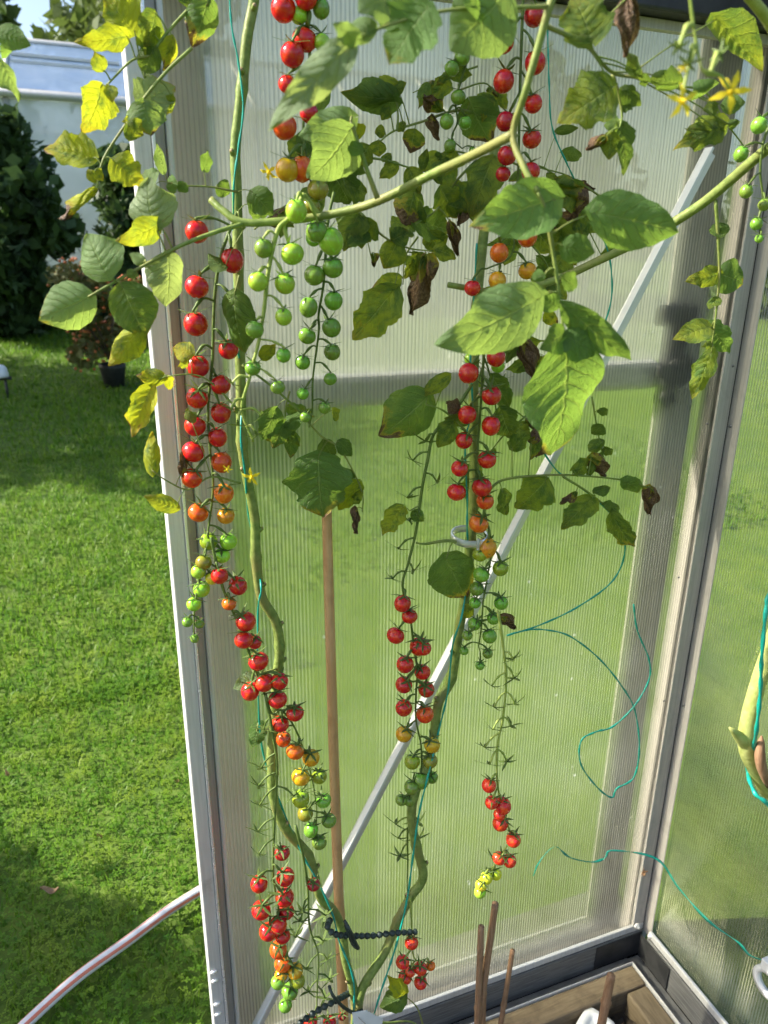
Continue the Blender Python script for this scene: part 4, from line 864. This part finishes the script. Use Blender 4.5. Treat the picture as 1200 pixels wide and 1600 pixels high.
# down of fine hairs on the thick stem
m = MB()
for k in range(2600):
    i = random.randrange(14, 60); p = fpts[i].lerp(fpts[i+1], random.random()); rr = 15.5*px_size(p); d = Vector(rng.normal(size=3)); t = (fpts[i+1]-fpts[i]).normalized(); d = (d-t*d.dot(t)).normalized()
    m.add([p+d*rr-t*.00012, p+d*rr+t*.00012, p+d*(rr+random.uniform(.0010, .0026))], [(0, 1, 2)])
tag(m.build('stem_down', MT['pale_stem'], vine), kind='stuff')
m = MB(); m.tube(spline([P(1170, 1168, .30), P(1154, 1150, .302), P(1140, 1137, .304)], 3), [.008, .0078, .0072, .006, .0045, .003, .0012], 9); m.build('node', MT['pale_stem'], vine)
# scar on the stem
m = MB(); m.tube(spline([P(1190, 1150, .318), P(1188, 1190, .319), P(1200, 1230, .319)], 4), [.001, .004, .005, .006, .006, .006, .005, .004, .002], 7); m.build('scar', MT['twig'], vine)
stem_part(vine, [(802, 210, .38), (740, 242, .34), (680, 270, .30), (600, 310, .26), (548, 328, .235), (480, 341, .215), (385, 348, .20), (350, 330, .19), (330, 312, .18)], 7.4, 5.6, name='branch', knobs=False)
stem_part(vine, [(1272, 190, .33), (1200, 232, .28), (1100, 316, .22), (1020, 366, .18), (940, 405, .15), (860, 440, .12), (780, 456, .10), (700, 445, .09)], 9, 4.5, name='branch', knobs=False)
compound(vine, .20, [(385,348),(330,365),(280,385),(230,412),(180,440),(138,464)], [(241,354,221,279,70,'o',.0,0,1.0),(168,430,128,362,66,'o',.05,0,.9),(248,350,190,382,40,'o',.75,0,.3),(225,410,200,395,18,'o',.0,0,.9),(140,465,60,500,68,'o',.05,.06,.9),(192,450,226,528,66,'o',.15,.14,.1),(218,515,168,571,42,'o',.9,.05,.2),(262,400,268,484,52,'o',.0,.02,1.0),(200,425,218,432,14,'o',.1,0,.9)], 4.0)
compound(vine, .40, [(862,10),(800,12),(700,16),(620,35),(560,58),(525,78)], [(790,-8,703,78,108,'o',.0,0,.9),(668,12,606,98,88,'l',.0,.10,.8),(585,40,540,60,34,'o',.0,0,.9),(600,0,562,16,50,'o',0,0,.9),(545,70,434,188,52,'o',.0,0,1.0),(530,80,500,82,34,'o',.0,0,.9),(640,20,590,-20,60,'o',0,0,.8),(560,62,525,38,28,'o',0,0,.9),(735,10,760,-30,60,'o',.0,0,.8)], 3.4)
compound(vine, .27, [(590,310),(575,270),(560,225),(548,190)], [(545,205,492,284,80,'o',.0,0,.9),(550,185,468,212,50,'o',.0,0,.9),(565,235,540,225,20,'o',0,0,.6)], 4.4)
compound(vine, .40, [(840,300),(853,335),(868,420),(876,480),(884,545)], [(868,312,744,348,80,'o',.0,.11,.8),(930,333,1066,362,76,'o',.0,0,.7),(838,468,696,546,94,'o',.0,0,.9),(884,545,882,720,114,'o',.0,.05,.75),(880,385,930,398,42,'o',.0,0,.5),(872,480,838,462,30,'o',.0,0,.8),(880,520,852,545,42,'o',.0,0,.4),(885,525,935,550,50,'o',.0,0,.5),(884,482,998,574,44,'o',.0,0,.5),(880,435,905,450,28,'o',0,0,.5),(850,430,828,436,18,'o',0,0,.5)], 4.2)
compound(vine, .38, [(852,40),(915,70),(955,112),(1000,122),(1050,135),(1100,142),(1132,188),(1165,232)], [(956,138,884,182,78,'l',.4,.02,0),(925,65,898,-14,76,'l',.35,.02,.0),(1000,118,985,80,20,'o',.3,0,.1),(1012,128,1000,120,16,'o',.1,0,.1),(1085,145,1128,128,24,'o',0,0,.4),(1135,192,1070,222,46,'l',.4,.05,0),(1125,205,1085,205,24,'o',.3,0,0),(1130,165,1165,160,26,'o',.1,0,.3),(1120,165,1100,172,20,'o',.3,0,.1),(1140,195,1158,190,14,'o',.1,0,.1),(1060,128,1030,130,30,'o',.1,0,.2),(1120,30,1192,116,50,'o',.35,0,.2),(985,-8,992,80,44,'d',.1,.9,.2)], 4.0, d2=.24)
compound(vine, .33, [(957,115),(966,145),(972,180),(968,200)], [(968,195,982,272,32,'l',.1,.02,.2),(965,190,940,196,22,'o',.1,0,.2),(955,208,952,250,28,'o',.4,0,.1),(945,215,915,238,22,'d',.2,.7,.1),(972,140,1005,165,26,'l',.1,0,.1),(970,165,988,168,14,'o',.1,0,.1)], 3.0)
compound(vine, .23, [(1118,312),(1122,370),(1124,428),(1120,480),(1112,540)], [(1122,350,1128,372,26,'o',.1,0,.1),(1122,428,1082,440,28,'o',.5,.02,.1),(1124,428,1166,442,50,'o',.0,.08,.5),(1120,465,1108,482,18,'o',.3,0,.1),(1108,512,1056,526,34,'o',.5,.02,.1),(1112,508,1138,556,38,'l',.0,0,.8),(1112,550,1080,626,32,'l',.5,.04,.4),(1112,536,1100,540,10,'o',.4,0,.3)], 3.2)
compound(vine, .20, [(20,-40),(0,-10),(-20,40),(0,100)], [(-2,50,47,70,34,'o',.0,0,.6),(2,82,20,80,18,'o',0,0,.8),(-4,92,36,152,28,'o',.05,.03,.9),(5,5,-5,18,20,'o',0,0,.1)], 2.4)
truss(vine, .22, [(476, 303), (452, 340), (434, 360), (420, 420), (413, 480), (405, 530), (390, 590), (378, 640), (396, 690)],
 [(463,330,16,'L'),(412,388,14,'G'),(457,397,17,'L'),(517,377,19,'L'),(495,362,16,'G'),(403,440,15,'L'),(445,443,15,'L'),(443,495,13,'L'),(398,515,13,'G'),(395,575,12,'G'),(443,555,11,'G'),(434,605,11,'G')], 4.2, 'truss_pale', stubs=[(362,600),(410,650),(372,665),(360,640),(402,680)], label='near truss of green fruit ending in yellow flowers')
truss(vine, .28, [(1205, 190), (1192, 225), (1188, 270), (1192, 310), (1186, 345), (1190, 372)], [(1186,196,12,'G'),(1158,241,10.5,'G'),(1166,299,10,'G'),(1194,320,9,'G'),(1182,350,9,'G'),(1186,373,6,'G')], 2.6)
for (x, y, d, r_, t) in ((393, 745, .22, 17, .3), (355, 733, .22, 9, 1.0), (420, 268, .15, 17, .5)):
    fo = flower(vine, d, x, y, r_, t, True)
ft = truss(vine, .50, [(1075, -30), (1085, 50), (1098, 110), (1120, 120)], [], 3.0, 'truss_pale', stubs=[(1060, 75), (1125, 85), (1075, 100)])
m = MB(); m.tube(spline([P(1090, 70, .50), P(1075, 110, .50), P(1066, 150, .50)], 4), .0008, 5); m.tube(spline([P(1098, 110, .50), P(1125, 118, .50), P(1140, 140, .50)], 4), .0008, 5); m.build('flower_stalk', MT['truss_pale'], vine)
flower(vine, .50, 1066, 158, 28, .2); flower(vine, .50, 1142, 143, 32, 1.1); flower(vine, .50, 1068, 105, 12, .4, True)

# ================================================================== STRINGS, CLIPS, CANES
def twine(label, pts, r_=1.5, n=8):
    c = spline([P(x, y, d) for x, y, d in pts], n); m = MB(); m.tube(c, [r_*px_size(p_)*(1+.25*math.sin(i*1.3)) for i, p_ in enumerate(c)], 6)
    return tag(m.build('twine', MT['twine']), label, 'twine', 'turquoise support twine')
twine('turquoise twine winding down the plant stem nearest the doorway', [(358,-20,.085),(362,40,.085),(373,100,.085),(380,170,.085),(372,235,.085),(365,300,.085),(366,420,.06),(368,520,.085),(380,600,.06),(376,680,.085),(383,740,.085),(388,800,.06),(402,880,.06),(408,920,.085),(403,960,.085),(404,1100,.085),(412,1180,.06),(436,1250,.07),(470,1330,.09),(498,1380,.10),(520,1430,.105),(530,1470,.105),(552,1530,.115),(552,1600,.118)])
twine('turquoise twine down the plant stem behind the diagonal brace side', [(745,380,.08),(740,470,.08),(735,560,.085),(738,640,.085),(727,690,.085),(730,780,.085),(730,830,.085),(733,880,.06),(722,960,.085),(707,1010,.085),(700,1080,.085),(686,1140,.085),(672,1200,.10),(655,1270,.105),(645,1340,.105),(637,1400,.105),(625,1455,.11),(612,1500,.112),(595,1550,.115),(580,1600,.115)])
twine('loose curling turquoise twine dangling before the panel', [(854,-20,.06),(856,60,.06),(858,130,.06),(863,200,.06),(888,260,.06),(905,295,.05),(938,360,.05),(955,420,.05),(950,490,.05),(905,580,.05),(850,650,.05),(838,680,.05),(870,735,.05),(925,775,.055),(968,820,.055),(976,865,.05),(955,910,.045),(900,950,.04),(840,978,.035),(792,993,.035),(820,985,.035),(850,984,.035),(890,994,.035),(935,1028,.035),(970,1070,.035),(992,1110,.03),(999,1170,.03),(990,1215,.03),(964,1232,.03),(956,1246,.03),(935,1232,.03),(908,1195,.03),(908,1158,.03),(930,1144,.03),(958,1135,.03),(992,1102,.036),(1014,1062,.03),(1014,1030,.03),(996,985,.03),(990,944,.03)], 1.35)
def ribbon():
    p = [(833,1368,.03),(842,1347,.03),(866,1323,.03),(890,1340,.03),(925,1347,.03),(945,1340,.03),(957,1329,.03),(1025,1342,.05),(1060,1388,.09),(1105,1438,.155),(1152,1472,.212),(1170,1492,.236),(1196,1502,.262)]
    c = spline([P(x, y, d) for x, y, d in p], 7); m = MB(); V = []; 
    for i, q in enumerate(c):
        a = i*.35; w = Vector((.3*math.cos(a), -.6*math.sin(a), math.cos(a*.7)+.2)).normalized()*2.0*px_size(q)*(.5+.5*abs(math.sin(i*.23))); V += [q-w, q+w, q+w+Vector((.0009, -.0010, .0008)), q-w+Vector((.0009, -.0010, .0008))]
    m.add(V, [(i*4+a, i*4+(a+1) % 4, i*4+4+(a+1) % 4, i*4+4+a) for i in range(len(c)-1) for a in range(4)])
    tag(m.build('twine', MT['twine']), 'flat turquoise twine crossing the corner post to the white clip', 'twine', 'turquoise support twine')
ribbon()
twine('turquoise twine twisted round the thick fuzzy stem', [(1238,880,.325),(1203,925,.325),(1196,960,.33),(1190,1030,.335),(1188,1080,.33),(1182,1140,.325),(1175,1180,.30),(1168,1205,.29),(1180,1240,.32),(1206,1268,.33),(1240,1370,.33)], 3.2)
# clear round stem clip
def ring_clip():
    c = P(733, 838, .078); t = thing('stem_clip', c, 'clear plastic ring clip round the stem under the red truss', 'clip'); n = 28; s = px_size(c); R = 29*s; m = MB(); V = []
    tilt = Matrix.Rotation(rad(6), 3, 'X')
    for k in range(n):
        a = 6.283*k/n
        for (q, h) in ((R, -.0045), (R, .0045), (R-.0018, .0045), (R-.0018, -.0045)): V.append(c+tilt @ Vector((q*math.cos(a), q*math.sin(a), h)))
    m.add(V, [(k*4+a, k*4+(a+1) % 4, ((k+1) % n)*4+(a+1) % 4, ((k+1) % n)*4+a) for k in range(n) for a in range(4)]); m.build('ring', MT['clear'], t)
    MB().box((c.x-.0015, c.y-R-.003, c.z-.009), (c.x+.0015, c.y-R+.0005, c.z+.006)).build('latch', MT['clear'], t, False, .001)
ring_clip()
def bead_tie(label, pts, loop):
    c = spline([P(x, y, d) for x, y, d in pts], 34); t = thing('bead_tie', c[0], label, 'plant tie', 'dark beaded plant ties'); m = MB(); s = px_size(c[0])
    L = [0]
    for i in range(1, len(c)): L.append(L[-1]+(c[i]-c[i-1]).length)
    m.tube(c, [s*(2.0+3.2*abs(math.sin(L[i]/.0030))) for i in range(len(c))], 7); m.build('beaded_strap', MT['bead'], t)
    l = spline([P(x, y, d) for x, y, d in loop], 5); m = MB(); m.tube(l, s*2.6, 6); m.build('buckle', MT['bead'], t)
MT['bead'] = simple('dark_green_rubber', (.008, .02, .018), (.02, .035, .03), 60, .5)
bead_tie('dark beaded tie strapping both stems to the bamboo cane', [(516,1437,.10),(512,1448,.125),(522,1459,.13),(545,1462,.125),(580,1462,.12),(615,1458,.12),(650,1456,.118)], [(538,1438,.12),(546,1452,.13),(554,1470,.13),(560,1482,.13),(552,1476,.13),(545,1460,.13),(540,1445,.125)])
bead_tie('dark beaded tie low on the cane at the stem base', [(545,1552,.095),(520,1566,.12),(495,1580,.12),(478,1592,.12),(460,1606,.12)], [(514,1540,.12),(520,1555,.13),(535,1572,.13),(552,1582,.12),(566,1578,.115)])
def cane(name, label, a, b, r_px, mat, nodes, cat='cane', bend=0, tilt_end=0):
    n = 40; m = MB(); pts = []; rs = []
    for i in range(n+1):
        t = i/n; p_ = a.lerp(b, t)+Vector((bend*math.sin(t*3.14), 0, 0)); s = r_px*px_size(p_); k = 1+.28*max([math.exp(-((t-q)/.006)**2) for q in nodes] or [0]); pts.append(p_); rs.append(s*k)
    m.tube(pts, rs, 10); return tag(m.build(name, MT[mat], None), label, cat)
cane('bamboo_cane', 'tall bamboo cane standing between the two tomato stems', P(509, 745, .06), P(541, 1690, .06), 8.0, 'bamboo', (.34, .655, .9), bend=-.002)
cane('dry_cane', 'tallest cut dry cane leaning in the bed', P(774, 1412, .10), P(736, 1680, .10), 5.5, 'twig', (.5,))
cane('dry_cane', 'short dry cane with a side stub in the bed', P(752, 1448, .102), P(742, 1690, .102), 5.0, 'twig', (.12, .5,))
cane('dry_cane', 'thin dark cane just behind the tallest cut cane', P(758, 1497, .085), P(752, 1690, .085), 4.0, 'twig', ())
cane('dry_cane', 'slim leaning cane between the cut canes and the corner', P(801, 1485, .10), P(768, 1690, .10), 4.0, 'twig', (.4,))
cane('dry_cane', 'thick broken cane by the white pot lid near the corner', P(955, 1524, .13), P(928, 1660, .14), 7.0, 'twig', (.3,))
# white tag at the stem base, white square lid by the cane, white clip at the frame edge
def rounded_lid():
    c = PZ(930, 1614, -.072); t = thing('pot_lid', c, 'white rounded square plastic lid lying in the bed', 'lid'); m = MB(); n = 32; V = []
    for h, k in ((0, 1.0), (.012, 1.0), (.016, .94), (.016, .5), (.013, .46), (.013, 0)):
        for i in range(n):
            a = 6.283*i/n; q = .030*k/((abs(math.cos(a))**5+abs(math.sin(a))**5)**.2); V.append(c+Vector((q*math.cos(a+.5), q*math.sin(a+.5), h)))
    m.add(V, [(i*n+k, i*n+(k+1) % n, (i+1)*n+(k+1) % n, (i+1)*n+k) for i in range(5) for k in range(n)]); m.build('lid_top', MT['white'], t)
    c2 = c+Vector((0, 0, -.012)); m = MB(); m.tube([c2, c2+Vector((0, 0, .0118))], .022, 16); m.build('lid_skirt', MT['white'], t)
rounded_lid()
def black_pot():
    c = PZ(975, 1588, -.085); m = MB(); n = 24; pr = [(.028, -.02), (.034, .012), (.036, .014), (.034, .014), (.031, .01), (.026, -.018), (0, -.018)]
    m.add([c+Vector((r_*math.cos(6.283*k/n), r_*math.sin(6.283*k/n), h)) for r_, h in pr for k in range(n)], [(i*n+k, i*n+(k+1) % n, (i+1)*n+(k+1) % n, (i+1)*n+k) for i in range(len(pr)-1) for k in range(n)])
    tag(m.build('plant_pot', MT['black']), 'black plastic pot rim sunk in the bed corner', 'pot')
black_pot()
t = thing('plant_tag', P(570, 1600, .12), 'small white folded tag at the foot of the tomato plant', 'plant tag')
m = MB(); q = [P(550, 1582, .125), P(572, 1578, .125), P(598, 1592, .122), P(592, 1625, .122), P(556, 1625, .125)]; m.add(q+[v+Vector((0, -.0012, 0)) for v in q], [(4,3,2,1,0), (5,6,7,8,9)]+[(i, (i+1) % 5, 5+(i+1) % 5, 5+i) for i in range(5)]); m.build('tag_sheet', MT['white'], t, False)
m = MB(); m.tube([P(560, 1590, .128), P(590, 1618, .126)], .0006, 5); m.build('tag_fold', MT['alu_dull'], t)
def side_clip():
    c = PX(1208, 1532, .836); t = thing('string_clip', c, 'white round plastic clip holding twine at the side wall', 'clip'); n = 24; R = 26*px_size(c); m = MB(); V = []
    for k in range(n):
        a = 6.283*k/n
        for q, h in ((R, -.004), (R, .004), (R*.62, .004), (R*.62, -.004)): V.append(c+Vector((h-.01, q*math.cos(a), q*math.sin(a))))
    m.add(V, [(k*4+a, k*4+(a+1) % 4, ((k+1) % n)*4+(a+1) % 4, ((k+1) % n)*4+a) for k in range(n) for a in range(4)]); m.build('ring', MT['white'], t)
    MB().box((c.x-.016, c.y-.006, c.z+R*.8), (c.x-.004, c.y+.014, c.z+R*1.45)).build('tab', MT['white'], t, False, .001)
side_clip()
